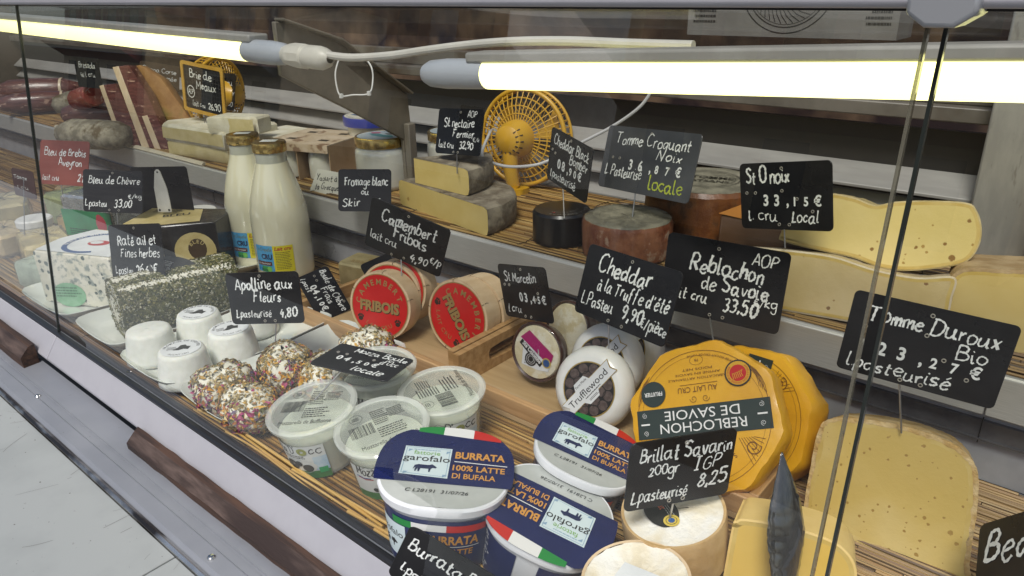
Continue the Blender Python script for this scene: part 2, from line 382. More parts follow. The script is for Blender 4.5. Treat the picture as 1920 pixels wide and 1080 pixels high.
# ================================================================== materials
white_paint = mat('white_paint', (.305, .302, .330), (.32, .317, .345), 30, rough=.33, c3=(.27, .26, .27), scale3=140, lo3=.73, hi3=.78)
grey_steel = mat('grey_steel', (.225, .235, .26), (.25, .26, .285), 9, rough=.42, metal=.3, rvar=.08, c3=(.15, .145, .14), scale3=110, lo3=.70, hi3=.78)
apron_steel = mat('apron_steel', (.42, .42, .40), (.50, .50, .48), 30, rough=.38, metal=.25, stretch=(1, 8, 60), rvar=.08)
dark_steel = mat('dark_steel', (.10, .10, .11), (.15, .15, .16), 30, rough=.4, metal=.5, rvar=.1)
rubber = mat('rubber', (.012, .012, .013), rough=.35, spec=.5)
slat_paint = mat('slat_paint', (.27, .26, .245), (.33, .32, .30), 10, rough=.42, c3=(.17, .14, .11), scale3=7, lo3=.60, hi3=.80, stretch=(.5, 3, 3))
beige_paint = mat('beige_paint', (.17, .15, .115), (.22, .195, .15), 18, rough=.5, c3=(.20, .16, .12), scale3=14, lo3=.60, hi3=.8, bump=.03)
shelf_white = mat('shelf_white', (.26, .275, .27), (.29, .305, .30), 9, rough=.4, c3=(.22, .22, .21), scale3=95, lo3=.70, hi3=.75)
ceil_mat = mat('roof_lining', (.20, .17, .12), (.32, .27, .19), 3, rough=.3, c3=(.09, .06, .04), scale3=6, lo3=.5, hi3=.62, stretch=(3, 1, 1))
glass_m = clear('pane_glass', (.98, .99, .985), .010, 2.1)
edge_m = clear('pane_edge', (.30, .38, .34), .1, 1.2, .25, (.10, .12, .11))
chrome = mat('chrome', (.62, .62, .6), rough=.18, metal=1)
maroon = mat('maroon_dark', (.045, .028, .018), (.13, .085, .05), 7, rough=.5, c3=(.014, .008, .008), scale3=5, lo3=.45, hi3=.6)

# ================================================================== the refrigerated counter
Yg, Zt, Yt = .334, .4850, .392         # glass: foot on the gasket, head under the rail
XL, XR = -4.6, .5
case = thing('display_counter', 'white refrigerated market counter with glass front, grey front ledge and louvred back', 'display counter', (0, 0, 0))
MB().box((XL, Yg, -.06), (XR, .86, -.006)).build('deck', grey_steel, case)
fr = MB()      # slanted white front frame in two lengths with a hairline joint
for a, b in ((XL, -1.2285), (-1.2265, XR)):
    fr.prism([(.330, .001), (.309, -.0295), (.3092, -.0315), (.317, -.0455), (.335, -.0455), (.335, .001)], a, b, T=Matrix(((0, 0, 1, 0), (1, 0, 0, 0), (0, 1, 0, 0), (0, 0, 0, 1))))
fr.build('front_frame', white_paint, case, bevel=.0012)
YZ = Matrix(((0, 0, 1, 0), (1, 0, 0, 0), (0, 1, 0, 0), (0, 0, 0, 1)))
gk = MB(); gk.prism([(.3305, -.003), (.3305, .004), (.333, .006), (.338, .006), (.338, -.003)], XL, XR, T=YZ)
gk.prism([(.339, -.003), (.339, .005), (.342, .009), (.347, .009), (.350, .004), (.350, -.003)], XL, XR, T=YZ)
gk.build('gasket', rubber, case)
MB().prism([(.3382, .002), (.3382, .0068), (.3392, .0068), (.3392, .002)], XL, XR, T=YZ).build('glazing_bead', grey_steel, case)
lg = MB(); lg.prism([(.312, -.0462), (.276, -.0462), (.275, -.0482), (.2725, -.0482), (.2715, -.0462), (.2635, -.0462), (.2632, -.0475), (.2625, -.0475), (.2622, -.0466), (.246, -.0472), (.241, -.052), (.241, -.09), (.312, -.09)][::-1], XL, XR, T=YZ)
lg.build('front_ledge', grey_steel, case)
MB().prism([(.2405, -.0505), (.2365, -.0485), (.2335, -.051), (.2335, -.07), (.2405, -.07)][::-1], XL, XR, T=YZ).build('edge_trim', mat('trim_steel', (.35, .34, .33), (.55, .55, .54), 40, rough=.25, metal=.9, c3=(.06, .05, .045), scale3=30, lo3=.5, hi3=.6, stretch=(.3, 1, 1)), case)
pn = MB(); pn.box((XL, -.25, -.066), (-.678, .233, -.054)); pn.box((-.676, -.25, -.066), (XR, .233, -.054)); pl = pn.build('service_shelf', shelf_white, case, bevel=.001)
scr = MB()                                      # scratches in the paint of the service shelf
for k in range(46):
    x, y = random.uniform(-1.25, -.62), random.uniform(.02, .225); a = random.uniform(.3, 2.2); l = random.choice((.004, .008, .02, .05)) * random.uniform(.5, 1.3)
    w = random.uniform(.00012, .0003); c, s = math.cos(a) * l, math.sin(a) * l; kx = random.uniform(-.2, .2) * l
    P = [Vector((x + c * t - s * kx * 40 * t * (1 - t) * .02, y + s * t + kx * t * (1 - t) * 2, -.0538)) for t in (0, .25, .5, .75, 1)]
    scr.add([(p.x - s / l * w, p.y + c / l * w, p.z) for p in P] + [(p.x + s / l * w, p.y - c / l * w, p.z) for p in P], [(i, i + 1, i + 6, i + 5) for i in range(4)])
for k in range(90):
    x, y = random.uniform(-1.25, -.6), random.uniform(.05, .225); r = random.uniform(.0003, .0011)
    scr.add([(x + r * math.cos(a) * random.uniform(.6, 2), y + r * math.sin(a), -.0538) for a in (0, 1, 2, 3, 4, 5)], [(0, 1, 2, 3, 4, 5)])
scr.build('scratch_marks', mat('scratch', (.13, .12, .115), rough=.7), case, smooth=0)
for px, py in ((71, 743), (396, 1045)):
    p = at(px, py, z=-.046); MB().lathe([(.0042, -.001), (.0042, .0008), (.0030, .0022), (0, .0026)], 14).build('screw', chrome, case, Matrix.Translation(p))
# back wall of the well, channel under the shelf, shelf with its apron
MB().box((XL, .822, -.004), (XR, .86, .125)).build('back_wall', mat('well_wall', (.36, .37, .40), (.42, .43, .46), 20, rough=.35, metal=.2, rvar=.1), case)
ch = MB(); ch.box((XL, .8165, .048), (XR, .8215, .068)); ch.box((XL, .815, .0455), (XR, .8215, .0478)); ch.build('air_channel', dark_steel, case)
for x in (-1.6, -.885, -.058): MB().box((x, .8155, .042), (x + .0012, .8215, .070)).build('channel_joint', rubber, case)
sh = MB(); sh.prism([(.800, .0830), (.800, .128), (.803, .131), (1.17, .131), (1.17, .120), (.812, .120), (.812, .083)][::-1], XL, -.0575, T=YZ)
sh.prism([(.800, .0830), (.800, .128), (.803, .131), (1.17, .131), (1.17, .120), (.812, .120), (.812, .083)][::-1], -.0562, XR, T=YZ)
sh.build('upper_shelf', apron_steel, case, bevel=.001)
# louvred back: slats leaning inwards
sl_ = MB(); z = .138
while z < .262:
    sl_.prism([(1.118, z), (1.152, z + .0265), (1.155, z + .0255), (1.122, z - .0035), (1.118, z - .0045)][::-1], XL, -.152, T=YZ); z += .0415
sl_.build('back_louvre', slat_paint, case, bevel=.001)
rail2 = MB(); rail2.box((XL, 1.128, .318), (-.151, 1.168, .338)); rail2.box((XL, 1.150, .338), (-.151, 1.168, .372)); rail2.build('back_rail', mat('rail_brown', (.14, .125, .105), (.20, .18, .155), 10, rough=.4, c3=(.07, .05, .035), scale3=9, lo3=.55, hi3=.7), case, bevel=.002)
MB().box((XL, 1.17, .12), (XR, 1.18, .30)).build('louvre_backing', mat('louvre_dark', (.05, .045, .04), rough=.7), case)
po = MB(); po.box((-.150, 1.10, .131), (-.06, 1.165, .46)); po.box((-.06, 1.04, .131), (-.03, 1.165, .46)); po.build('corner_post', mat('post_steel', (.38, .37, .34), (.45, .44, .40), 14, rough=.4, metal=.3, c3=(.12, .10, .08), scale3=20, lo3=.62, hi3=.8, stretch=(4, 4, 1)), case, bevel=.003)
# roof, its brace and the front rail
rf = MB(); rf.add([(XL, .40, .490), (XR, .40, .490), (XR, 1.19, .395), (XL, 1.19, .395)], [(0, 1, 2, 3)]); rf.build('roof_glass', clear('roof_pane', (.66, .67, .65), .03, .22, .06, (.20, .18, .15)), case)
MB().prism([(.376, .4862), (.376, .520), (.412, .520), (.412, .4862)][::-1], XL, XR, T=YZ).build('top_rail', white_paint, case, bevel=.003)
MB().prism([(.388, .4848), (.388, .4861), (.400, .4861), (.400, .4848)][::-1], XL, XR, T=YZ).build('rail_gasket', rubber, case)
ar = MB(); ar.prism([(.685, .452), (.70, .452), (.80, .415), (.945, .312), (.955, .150), (.945, .131), (.930, .131), (.928, .232), (.805, .305), (.72, .352), (.685, .372)], -1.066, -1.056, T=YZ)
ar.prism([(.928, .1312), (.928, .262), (.945, .262), (.945, .1312)][::-1], -1.0545, -1.040, T=YZ)
ar.prism([(.69, .4535), (.80, .4165), (.945, .3135), (.947, .3175), (.80, .421), (.69, .458)], -1.0655, -1.040, T=YZ)
ar.build('roof_brace', beige_paint, case, bevel=.0015)
# glass: three panes with dark joints
GT = Matrix(((1, 0, 0, 0), (0, 1, 0, 0), (0, 0, 1, 0), (0, 0, 0, 1)))
def pane(x0, x1):
    n = Vector((0, -(Zt), (Yt - Yg))).normalized() * .003
    o = MB(); a, b = Vector((0, Yg + .002, .0055)), Vector((0, Yt + .002, Zt - .001))
    o.add([(x0, a.y, a.z), (x1, a.y, a.z), (x1, b.y, b.z), (x0, b.y, b.z)], [(0, 1, 2, 3)])
    return o.build('glass_pane', glass_m, case, smooth=0)
pane(XL, -1.2312); pane(-1.2288, -.0850); pane(-.0780, XR)
edge_dark = mat('pane_edge_dark', (.018, .022, .02), rough=.15, spec=.7); edge_pale = clear('pane_edge_pale', (.55, .55, .50), .08, 1.0, .30, (.30, .28, .22))
for xa, xb, em in ((-1.2312, -1.2288, edge_dark), (-.0862, -.0846, edge_pale), (-.0786, -.0768, edge_dark)):
    MB().add([(xa, Yg + .0005, .0055), (xb, Yg + .0005, .0055), (xb, Yt + .0005, Zt), (xa, Yt + .0005, Zt), (xa, Yg + .0045, .0055), (xb, Yg + .0045, .0055), (xb, Yt + .0045, Zt), (xa, Yt + .0045, Zt)],
           [(0, 1, 2, 3), (5, 4, 7, 6), (4, 0, 3, 7), (1, 5, 6, 2)]).build('glass_edge', em, case, smooth=0)
clip = MB(); clip.prism([(x * .0150 - .0765, y * .0105 + .4885) for x, y in circle(1, 8, rot=PI / 8)], -.3965, -.3690, T=Matrix(((1, 0, 0, 0), (0, 0, -1, 0), (0, 1, 0, 0), (0, 0, 0, 1))))
clip.build('glass_clamp', mat('clamp_grey', (.30, .31, .33), rough=.3, metal=.3), case, bevel=.002)

# ------------------------------------------------------------------ behind the counter
tag(MB().box((-3.4, 1.62, -.3), (.8, 1.66, 1.6)).build('rear_cabinet', maroon, None), 'dark brown rear cabinet seen through the gap above the louvres', 'cabinet')
tag(MB().box((-4.4, 1.44, .10), (.6, 1.6, .215)).build('rear_shelf', mat('rear_shelf', (.05, .035, .03), (.12, .05, .045), 11, rough=.5, c3=(.16, .05, .05), scale3=16, lo3=.58, hi3=.66), None), 'dark reddish rear shelf seen through the gap above the louvres', 'shelf')
# flattened printed carton lying under the roof
ct = thing('printed_carton', 'grey printed carton with a black fan drawing standing upside down above the right lamp', 'carton', Matrix.Translation((-.465, 1.205, .493)) @ Matrix.Rotation(PI / 2, 4, 'X') @ Matrix.Rotation(PI, 4, 'Z'))
card = mat('grey_card', (.20, .19, .175), (.26, .25, .23), 8, rough=.6)
cm = MB().box((-.165, -.16, -.08), (.165, .08, 0)); cm.build('card_sheet', card, ct)
ink = mat('black_ink', (.015, .015, .015), rough=.5)
D = Decal(); D.ring(0.0732, 0.0750, 0); D.ring(0.0645, 0.0663, 0); D.ring(0.0608, 0.0617, 0); D.ring(0.0136, 0.0155, 0)
for k in range(40):
    a = k * 2 * PI / 40; D.line([((.016 + .044 * t) * math.cos(a + .7 * t), (.016 + .044 * t) * math.sin(a + .7 * t)) for t in (0, .25, .5, .75, 1)], .0013, 0)
D.fine(.115, .06, .04, .05, 6, 0); D.fine(-.155, .06, .035, .05, 6, 0); D.build('print', ink, ct, smooth=0)

# ------------------------------------------------------------------ tube lamps
tube_m = mat('lit_tube', (1.0, .955, .40), emit=1.45)
cap_m = mat('lamp_cap', (.46, .49, .53), rough=.3, coat=.2)
housing = mat('lamp_housing', (.34, .33, .30), (.40, .39, .36), 20, rough=.35)
plug_m = mat('plug_white', (.62, .60, .52), (.68, .66, .58), 30, rough=.4)
def lamp(a, b, label, cap_a=True, cap_b=True):
    a, b = Vector(a), Vector(b); x = (b - a).normalized(); y = Vector((0, 1, 0)); y = (y - x * y.dot(x)).normalized(); z = x.cross(y); L = (b - a).length
    t = thing('tube_lamp', label, 'lamp', Matrix(((x.x, y.x, z.x, a.x), (x.y, y.y, z.y, a.y), (x.z, y.z, z.z, a.z), (0, 0, 0, 1))))
    RY = Matrix.Rotation(PI / 2, 4, 'Y'); r = .0158
    MB().lathe([(r * .97, 0), (r, .004), (r, L - .004), (r * .97, L)], 28, T=RY).build('tube', tube_m, t)
    MB().box((-.02, -.013, r * .86), (L + .02, .022, r + .010)).build('housing', housing, t, bevel=.003)
    for on, p, s in ((cap_a, 0, -1), (cap_b, L, 1)):
        if on:
            prof = [(r * 1.06, -.004), (r * 1.09, .012), (r * 1.12, .060), (r * 1.0, .088), (r * .75, .098), (0, .100)]
            MB().lathe(prof, 28, T=Matrix.Translation((p, 0, .001)) @ (RY if s > 0 else Matrix.Rotation(-PI / 2, 4, 'Y'))).build('end_cap', cap_m, t)
    return t
l2 = lamp((-.590, .65, .4030), (.10, .65, .4375), 'long lit tube lamp across the right half with rounded grey end cap')
l1 = lamp((-2.30, .65, .4335), (-1.078, .65, .4105), 'lit tube lamp at left whose grey cap ends in a white plug')
pg = MB(); RYp = Matrix.Rotation(PI / 2, 4, 'Y'); L1 = 1.2222
pg.lathe([(.013, .095), (.0155, .105), (.0175, .120), (.0175, .145), (.0150, .147), (.0165, .152), (.0165, .180), (.013, .192), (.006, .198)], 10, T=Matrix.Translation((L1, 0, .001)) @ RYp)
pg.build('plug', plug_m, l1, bevel=.001)
cable_m = mat('white_cable', (.60, .58, .52), (.66, .64, .58), 15, rough=.4)
cb = [at(613, 103, Y=.65), at(660, 108, Y=.655), at(730, 104, Y=.665), at(800, 94, Y=.68), at(880, 84, Y=.70), at(960, 78, Y=.70), at(1060, 77, Y=.70), at(1180, 82, Y=.70), at(1300, 86, Y=.70)]
tag(MB().tube(smooth_path(cb, 8), .0052, 10).build('power_cable', cable_m), 'thick white lamp cable curving from the plug behind the right lamp', 'cable')
tie = [at(638, 104, d=1.17), at(629, 135, d=1.16), at(632, 165, d=1.16), at(640, 180, d=1.16), at(662, 178, d=1.16), at(692, 175, d=1.16), at(699, 150, d=1.17), at(697, 128, d=1.17), at(688, 112, d=1.175)]
tt = MB().tube(smooth_path(tie, 6), .0013, 6)
for p in (tie[3], tie[5]): tt.lathe([(0, -.004), (.0036, -.003), (.0036, .003), (0, .004)], 8, T=Matrix.Translation(p))
tag(tt.build('cable_tie', mat('nylon_white', (.7, .7, .66), rough=.4)), 'white plastic cable tie looped under the lamp cable', 'cable tie')

# ------------------------------------------------------------------ dark wood battens on the ledge
batten_m = mat('dark_batten', (.022, .010, .006), (.06, .028, .015), 40, rough=.6, bump=.25, bscale=60, stretch=(.2, 3, 3))
worn_m = mat('worn_batten', (.035, .020, .015), (.085, .056, .046), 60, rough=.7, bump=.2, bscale=90, stretch=(.3, 2, 2), c3=(.018, .008, .006), scale3=18, lo3=.45, hi3=.62)
def batten(pts, x0, x1, label, taper=0):
    o = MB(); n = 26; vs = []; k = len(pts)
    for i in range(n + 1):
        t = i / n
        for y, z in pts: vs.append((x0 + (x1 - x0) * t + (random.uniform(-.004, .004) if i in (0, n) else 0), y + random.uniform(-.0006, .0006) + taper * t, z + random.uniform(-.0005, .0005)))
    for i in range(n):
        for j in range(k):
            q = (j + 1) % k; o.f.append((i * k + j, i * k + q, (i + 1) * k + q, (i + 1) * k + j)); o.m.append(1 if j == k - 3 else 0)
    o.v = vs; o.f += [tuple(reversed(range(k))), tuple(n * k + j for j in range(k))]; o.m += [0, 0]
    return tag(o.build('wooden_batten', [batten_m, worn_m], None), label, 'batten')
bp_ = [(.300, -.0460), (.3065, -.0460), (.3060, -.0225), (.2985, -.0245), (.2870, -.0365), (.2872, -.0460)]
batten(bp_, -.905, -.30, 'dark worn wooden batten on the front ledge below the flower cheeses', .004)
batten([(y + .004, z) for y, z in [(.300, -.0460), (.303, -.0460), (.303, -.014), (.293, -.014), (.279, -.030), (.279, -.0460)]], -2.6, -1.262, 'dark brown wooden batten on the front ledge at far left')

# ------------------------------------------------------------------ the street the glass mirrors
tag(MB().box((-40, -14, -1.04), (30, 5, -1.0)).build('pavement', mat('pavement', (.045, .042, .04), (.07, .065, .06), 3, rough=.9)), None, None, None, 'structure')
wd = mat('window_dark', (.02, .02, .022), rough=.2); tile = mat('roof_tile', (.14, .06, .04), (.20, .10, .07), 9, rough=.8)
def house(x0, w, h, wallc, shut, label, gable=False):
    st = thing('street_house', label, 'house', (x0 * 1.45, -14 - random.uniform(0, 2), -1.0))
    wl = MB()
    if gable: wl.prism([(0, 0), (w, 0), (w, h), (w / 2, h + w * .42), (0, h)], 0, 6, T=Matrix(((1, 0, 0, 0), (0, 0, -1, 0), (0, 1, 0, 0), (0, 0, 0, 1))))
    else: wl.box((0, -6, 0), (w, 0, h))
    wl.build('wall', mat('house_wall_%d' % (wallc[0] * 1000), tuple(q * .8 for q in wallc), wallc, 3, rough=.85), st)
    if not gable: MB().prism([(-6, h + .01), (.4, h - .1), (.4, h + .05), (-3, h + 1.5), (-6, h + 1.5)], -.1, w + .1, T=YZ).build('roof', tile, st)
    n = max(2, int(w / 2.2)); sm = mat('shutter_%d' % (shut[0] * 1000 + shut[2] * 10), shut, rough=.6)
    for k in range(n):
        for zz in ((.4, 3.3) if h < 6.5 else (.4, 3.3, 6.0)):
            x = (k + .5) * w / n - .45; MB().box((x, 0.002, zz), (x + .9, .03, zz + 1.6)).build('window', wd, st)
            if zz > 1: MB().box((x - .48, .004, zz), (x - .02, .06, zz + 1.6)).build('shutter', sm, st); MB().box((x + .92, .004, zz), (x + 1.38, .06, zz + 1.6)).build('shutter', sm, st)
    MB().prism([(.06, 2.2), (1.2, 2.75), (.06, 2.8)], .2, w - .2, T=YZ).build('awning', sm, st)
house(-30, 9, 4.6, (.80, .60, .34), (.30, .05, .05), 'ochre stone house with dark red awning across the street, mirrored in the glass')
house(-20.4, 5.5, 5.2, (.85, .72, .52), (.25, .30, .34), 'tall pale stone house with grey shutters across the street, mirrored in the glass')
house(-13.2, 6, 3.4, (.88, .87, .85), (.45, .20, .08), 'white gabled house across the street, mirrored in the glass', True)
house(-6.4, 8, 4.9, (.72, .50, .25), (.32, .06, .06), 'brown stone house with red shutters across the street, mirrored in the glass')
house(3.2, 9, 5.0, (.80, .64, .42), (.20, .26, .34), 'tan house with blue grey shutters across the street, mirrored in the glass')
# dark end of the counter at far left
MB().box((-3.75, .40, -.004), (-3.70, 1.16, .47)).build('end_panel', mat('end_panel_brown', (.10, .075, .05), (.17, .13, .09), 6, rough=.5), case)

# ================================================================== reed mats
reed = mat('reed', (.30, .19, .065), (.42, .29, .12), 60, rough=.42, stretch=(.25, 4, 4), island=[(1, 1, 1), (.75, .65, .5), (.9, .8, .6), (.5, .38, .26), (1.1, 1.05, .85), (.16, .11, .07), (.30, .22, .14), (.85, .7, .5)])
def reeds(name, x0, x1, y0, y1, z, label, step=.0036, r=.0021):
    o = MB(); y = y0
    o.box((x0, y0, z - .0005), (x1, y1, z + .0004), 1)
    while y < y1:
        x = x0 + random.uniform(-.3, 0)
        while x < x1:
            L = random.uniform(.25, .8); rr = r * random.uniform(.55, 1.15); a, b = max(x, x0), min(x + L, x1)
            if b - a > .02:
                yy = y + random.uniform(-.0009, .0009); sk = random.uniform(-.003, .003)
                pts = [(a, yy, z + rr * .7), ((a + b) / 2, yy + sk * .5 + random.uniform(-.0008, .0008), z + rr * .7 + random.uniform(0, .0012)), (b, yy + sk, z + rr * .7)]
                o.tube(pts, rr, 6)
            x += L + .001
        y += step
    for xx in np.arange(x0 + .11, x1, .26):
        o.tube([(xx + .012 * math.sin(q * 40), q, z + .0042 + .0008 * math.sin(q * 700)) for q in np.arange(y0, y1, .004)], .0006, 5, 1)
    return tag(o.build(name, [reed, mat('reed_thread', (.05, .03, .012), rough=.8)], None), label, 'reed mat')
reeds('reed_mat', -3.4, .2, .352, .820, -.0055, 'golden reed mat lying on the lower deck under the crates and plates')
reeds('reed_mat', -3.4, .2, .808, 1.12, .1315, 'golden reed mat lying on the upper shelf under the cut cheeses', step=.004)
# loose straws along the gasket
straw = mat('loose_straw', (.50, .30, .08), (.60, .40, .14), 40, rough=.4, stretch=(.3, 3, 3))
for k in range(9):
    x = -.86 + .055 * k + random.uniform(-.02, .02); L = random.uniform(.12, .26); y = .3525 + random.uniform(0, .012)
    pts = smooth_path([(x, y, .004), (x + L * .4, y + random.uniform(-.003, .004), .006 + random.uniform(0, .003)), (x + L, y + random.uniform(-.004, .008), .0035)], 5)
    tag(MB().tube(pts, random.uniform(.0011, .0019), 7).build('loose_straw', straw), 'loose golden straw lying along the black gasket in front of the cups', 'straw', 'loose straws along the gasket')

# ================================================================== plates
porcelain = mat('porcelain', (.60, .63, .57), (.66, .68, .62), 8, rough=.12, coat=.5, spec=.6)
def plate(name, cx, cy, w, l, label, z=.0005, rz=0):
    prof = [(0, .004), (.70, .004), (.80, .0055), (.92, .012), (1.0, .0175), (1.008, .0170), (1.0, .0150), (.90, .009), (.78, .0015), (.70, 0), (0, 0)]
    o = MB(); n = 64; vs = []; fs = []
    for r, zz in prof:
        for k in range(n):
            a = 2 * PI * k / n; ca, sa = math.cos(a), math.sin(a); p = 9
            q = (abs(ca) ** p + abs(sa) ** p) ** (-1 / p); lift = 1 + .25 * max(0, abs(ca * sa) * 2) ** 3
            m_ = min(w, l) / 2 * (1 - r); sx = max(w / 2 - m_, 0) if r > .01 else .0005; sy = max(l / 2 - m_, 0) if r > .01 else .0005
            vs.append((sx * q * ca, sy * q * sa, zz * (lift if r > .75 else 1)))
    for i in range(len(prof) - 1):
        for k in range(n): j = (k + 1) % n; fs.append((i * n + k, i * n + j, (i + 1) * n + j, (i + 1) * n + k))
    o.add(vs, [tuple(reversed(q)) for q in fs])
    ob = o.build(name, porcelain, None, frame((cx, cy, z), rz), smooth=50); return tag(ob, label, 'plate')
plate('serving_plate', -1.345, .478, .200, .255, 'white rectangular plate under the big blue cheese wedge', rz=.02)
plate('serving_plate', -1.147, .490, .160, .270, 'white rectangular plate under the herb crusted log', rz=-.02)
plate('serving_plate', -.974, .486, .160, .275, 'white rectangular plate carrying the plain white goat cheeses', rz=.01)
plate('serving_plate', -.808, .490, .160, .275, 'white rectangular plate carrying the flower crusted cheeses', rz=-.01)
plate('serving_plate', -1.33, .700, .22, .15, 'white plate behind the herb log beside the milk bottles')

# ================================================================== blue cheeses, left
blue_paste = mat('blue_cheese_paste', (.66, .63, .50), (.74, .71, .60), 35, rough=.55, bump=.35, bscale=110, c3=(.26, .30, .27), scale3=78, lo3=.50, hi3=.64, spots=((95, .42, (.08, .11, .10), .45), (50, .30, (.10, .13, .12), .3)))
rind_pale = mat('pale_rind', (.50, .38, .20), (.62, .52, .34), 40, rough=.7, bump=.4, bscale=120)
paper_white = mat('white_paper', (.66, .68, .68), (.72, .74, .74), 20, rough=.5)
blue_ink = mat('blue_ink', (.03, .09, .25), rough=.4); red_ink = mat('red_ink', (.45, .04, .04), rough=.4)
def block(name, M_, dims, mats, label, cat, topscale=(1, 1), bevel=.004, group=None):
    pass
t = thing('blue_cheese_wedge', 'big blue veined cheese wedge with white and blue paper top on the left plate', 'cheese', frame((-1.330, .452, .005), .50))
b = MB(); b.prism([(-.085, -.045), (.075, -.060), (.078, .060), (-.06, .075), (-.088, .02)], 0, .094, ch=.003)
b.build('blue_paste', blue_paste, t, jit=.0006, bevel=.002)
b = MB(); b.prism([(-.088, .021), (-.06, .0765), (.078, .0615), (.079, .066), (-.064, .082), (-.093, .022)], .002, .092); b.build('rind', rind_pale, t)
D = Decal(); D.poly([(-.083, -.041), (.072, -.056), (.076, .058), (-.058, .072), (-.085, .02)], 0)
D.ring(.046, .055, 1, .0003, .0, .005, asp=.95, a0=.3, a1=5.2); D.arc('BLEU DE BREBIS', 0, .005, .047, 2.6, .0085, 2, dz=.0006, bold=.01)
D.poly(circle(.02, 18, .005, .004, ry=.013), 3, .0003); D.poly(circle(.012, 14, .000, .006, ry=.008), 0, .0005)
D.build('paper_top', [paper_white, blue_ink, mat('white_ink', (.78, .78, .76), rough=.4), red_ink], t, Matrix.Translation((0, 0, .0945)), smooth=0)
D = Decal(); D.poly(circle(.030, 20, -.022, .022, ry=.022), 0); D.fine(-.045, .036, .045, .02, 4, 1)
D.build('green_sticker', [mat('green_sticker', (.16, .38, .20), (.24, .46, .28), 60, rough=.4), mat('dark_green', (.02, .12, .05), rough=.4)], t, Matrix.Translation((0, -.0545, 0)) @ Matrix.Rotation(PI / 2, 4, 'X') @ Matrix.Rotation(.093, 4, 'Y'), smooth=0)

# black and gold wrapped wedge on the far plate
gold_foil = mat('gold_paper', (.50, .40, .16), (.60, .50, .24), 30, rough=.35, bump=.1, bscale=60)
black_foil = mat('black_foil', (.014, .013, .013), rough=.25, bump=.3, bscale=50, coat=.3)
t = thing('wrapped_blue_wedge', 'blue cheese wedge in black and gold wrapping standing behind the herb log', 'cheese', frame((-1.335, .612, .004), .62) )
b = MB(); b.prism([(-.09, -.055), (-.02, -.062), (.078, -.030), (.078, .05), (-.09, .06)], 0, .105, ch=.003); b.build('black_wrap', black_foil, t, jit=.0008, bevel=.003)
D = Decal(); D.poly([(-.088, .010), (-.024, .008), (-.026, .095), (-.086, .098)], 0); D.build('blue_paste', blue_paste, t, Matrix.Translation((0, -.0630, 0)) @ Matrix.Rotation(PI / 2, 4, 'X') @ Matrix.Rotation(-.1, 4, 'Y'), smooth=0)
D = Decal(); D.poly([(-.085, -.052), (-.02, -.058), (.05, -.030), (.02, .045), (-.085, .055)], 0); D.text('BLEU', -.01, .0, .016, 1, rot=.4, bold=.02); D.fine(-.07, .04, .06, .02, 3, 1)
D.build('top_label', [gold_foil, ink], t, Matrix.Translation((0, 0, .1052)), smooth=0)
D = Decal(); D.poly(circle(.036, 26, .012, .052), 0); D.poly(circle(.016, 18, .016, .056, ry=.020), 1, .0002); D.arc('BLEU', .016, .056, .011, PI / 2, .007, 0, dz=.0005, bold=.02); D.poly(circle(.008, 14, .018, .034, ry=.006), 1, .0002); D.fine(-.012, .034, .03, .01, 2, 1); D.text('N', -.012, .022, .010, 1)
D.build('side_label', [gold_foil, mat('brown_ink', (.06, .035, .015), rough=.4)], t, Matrix.Translation((.028, -.0475, 0)) @ Matrix.Rotation(.316, 4, 'Z') @ Matrix.Rotation(PI / 2, 4, 'X'), smooth=0)

# foil packs, tub and cling film parcels at far left
foil = mat('silver_foil', (.62, .63, .62), (.75, .76, .74), 40, rough=.25, metal=.8, bump=.6, bscale=35)
green_lab = mat('green_label', (.015, .16, .055), (.02, .22, .08), 20, rough=.3)
t = thing('green_foil_pack', 'green and silver foil wrapped cheese pack behind the red tinted sign', 'cheese', frame((-1.545, .560, .05), .35))
b = MB(); b.prism(rrect(.125, .09, .008), 0, .085, ch=.004); b.build('foil', foil, t, jit=.0015)
b = MB(); b.prism(rrect(.120, .09, .006), 0, .07, ch=.004); b.build('rest_block', gold_foil, t, Matrix.Translation((0, 0, -.05)) @ Matrix.Diagonal((1, 1, .7, 1)))
D = Decal(); D.rect(-.063, .004, .063, .058, 0); D.poly(circle(.013, 14, .036, .034, ry=.018), 1, .0002); D.poly(circle(.008, 10, .034, .046), 1, .0004); D.fine(-.05, .02, .06, .014, 3, 2)
D.build('front_label', [green_lab, mat('crimson_print', (.38, .03, .05), rough=.4), ink], t, Matrix.Translation((0, -.0465, 0)) @ Matrix.Rotation(PI / 2, 4, 'X'), smooth=0)
t = thing('white_lid_tub', 'small translucent tub with white lid at the far left edge', 'tub', at(43, 452, z=.03) + Vector((0, .03, 0)))
MB().lathe([(0, -.03), (.026, -.03), (.030, .028), (.0315, .03), (.0315, .031)], 28).build('tub_wall', mat('milky_tub', (.52, .50, .42), rough=.3), t)
MB().lathe([(.0315, .028), (.034, .028), (.034, .040), (.031, .043), (0, .043)], 32).build('lid', mat('tub_lid_white', (.7, .7, .68), rough=.4), t)
film = clear('cling_film', (.97, .975, .97), .08, 1.0, .05, (.8, .82, .8))
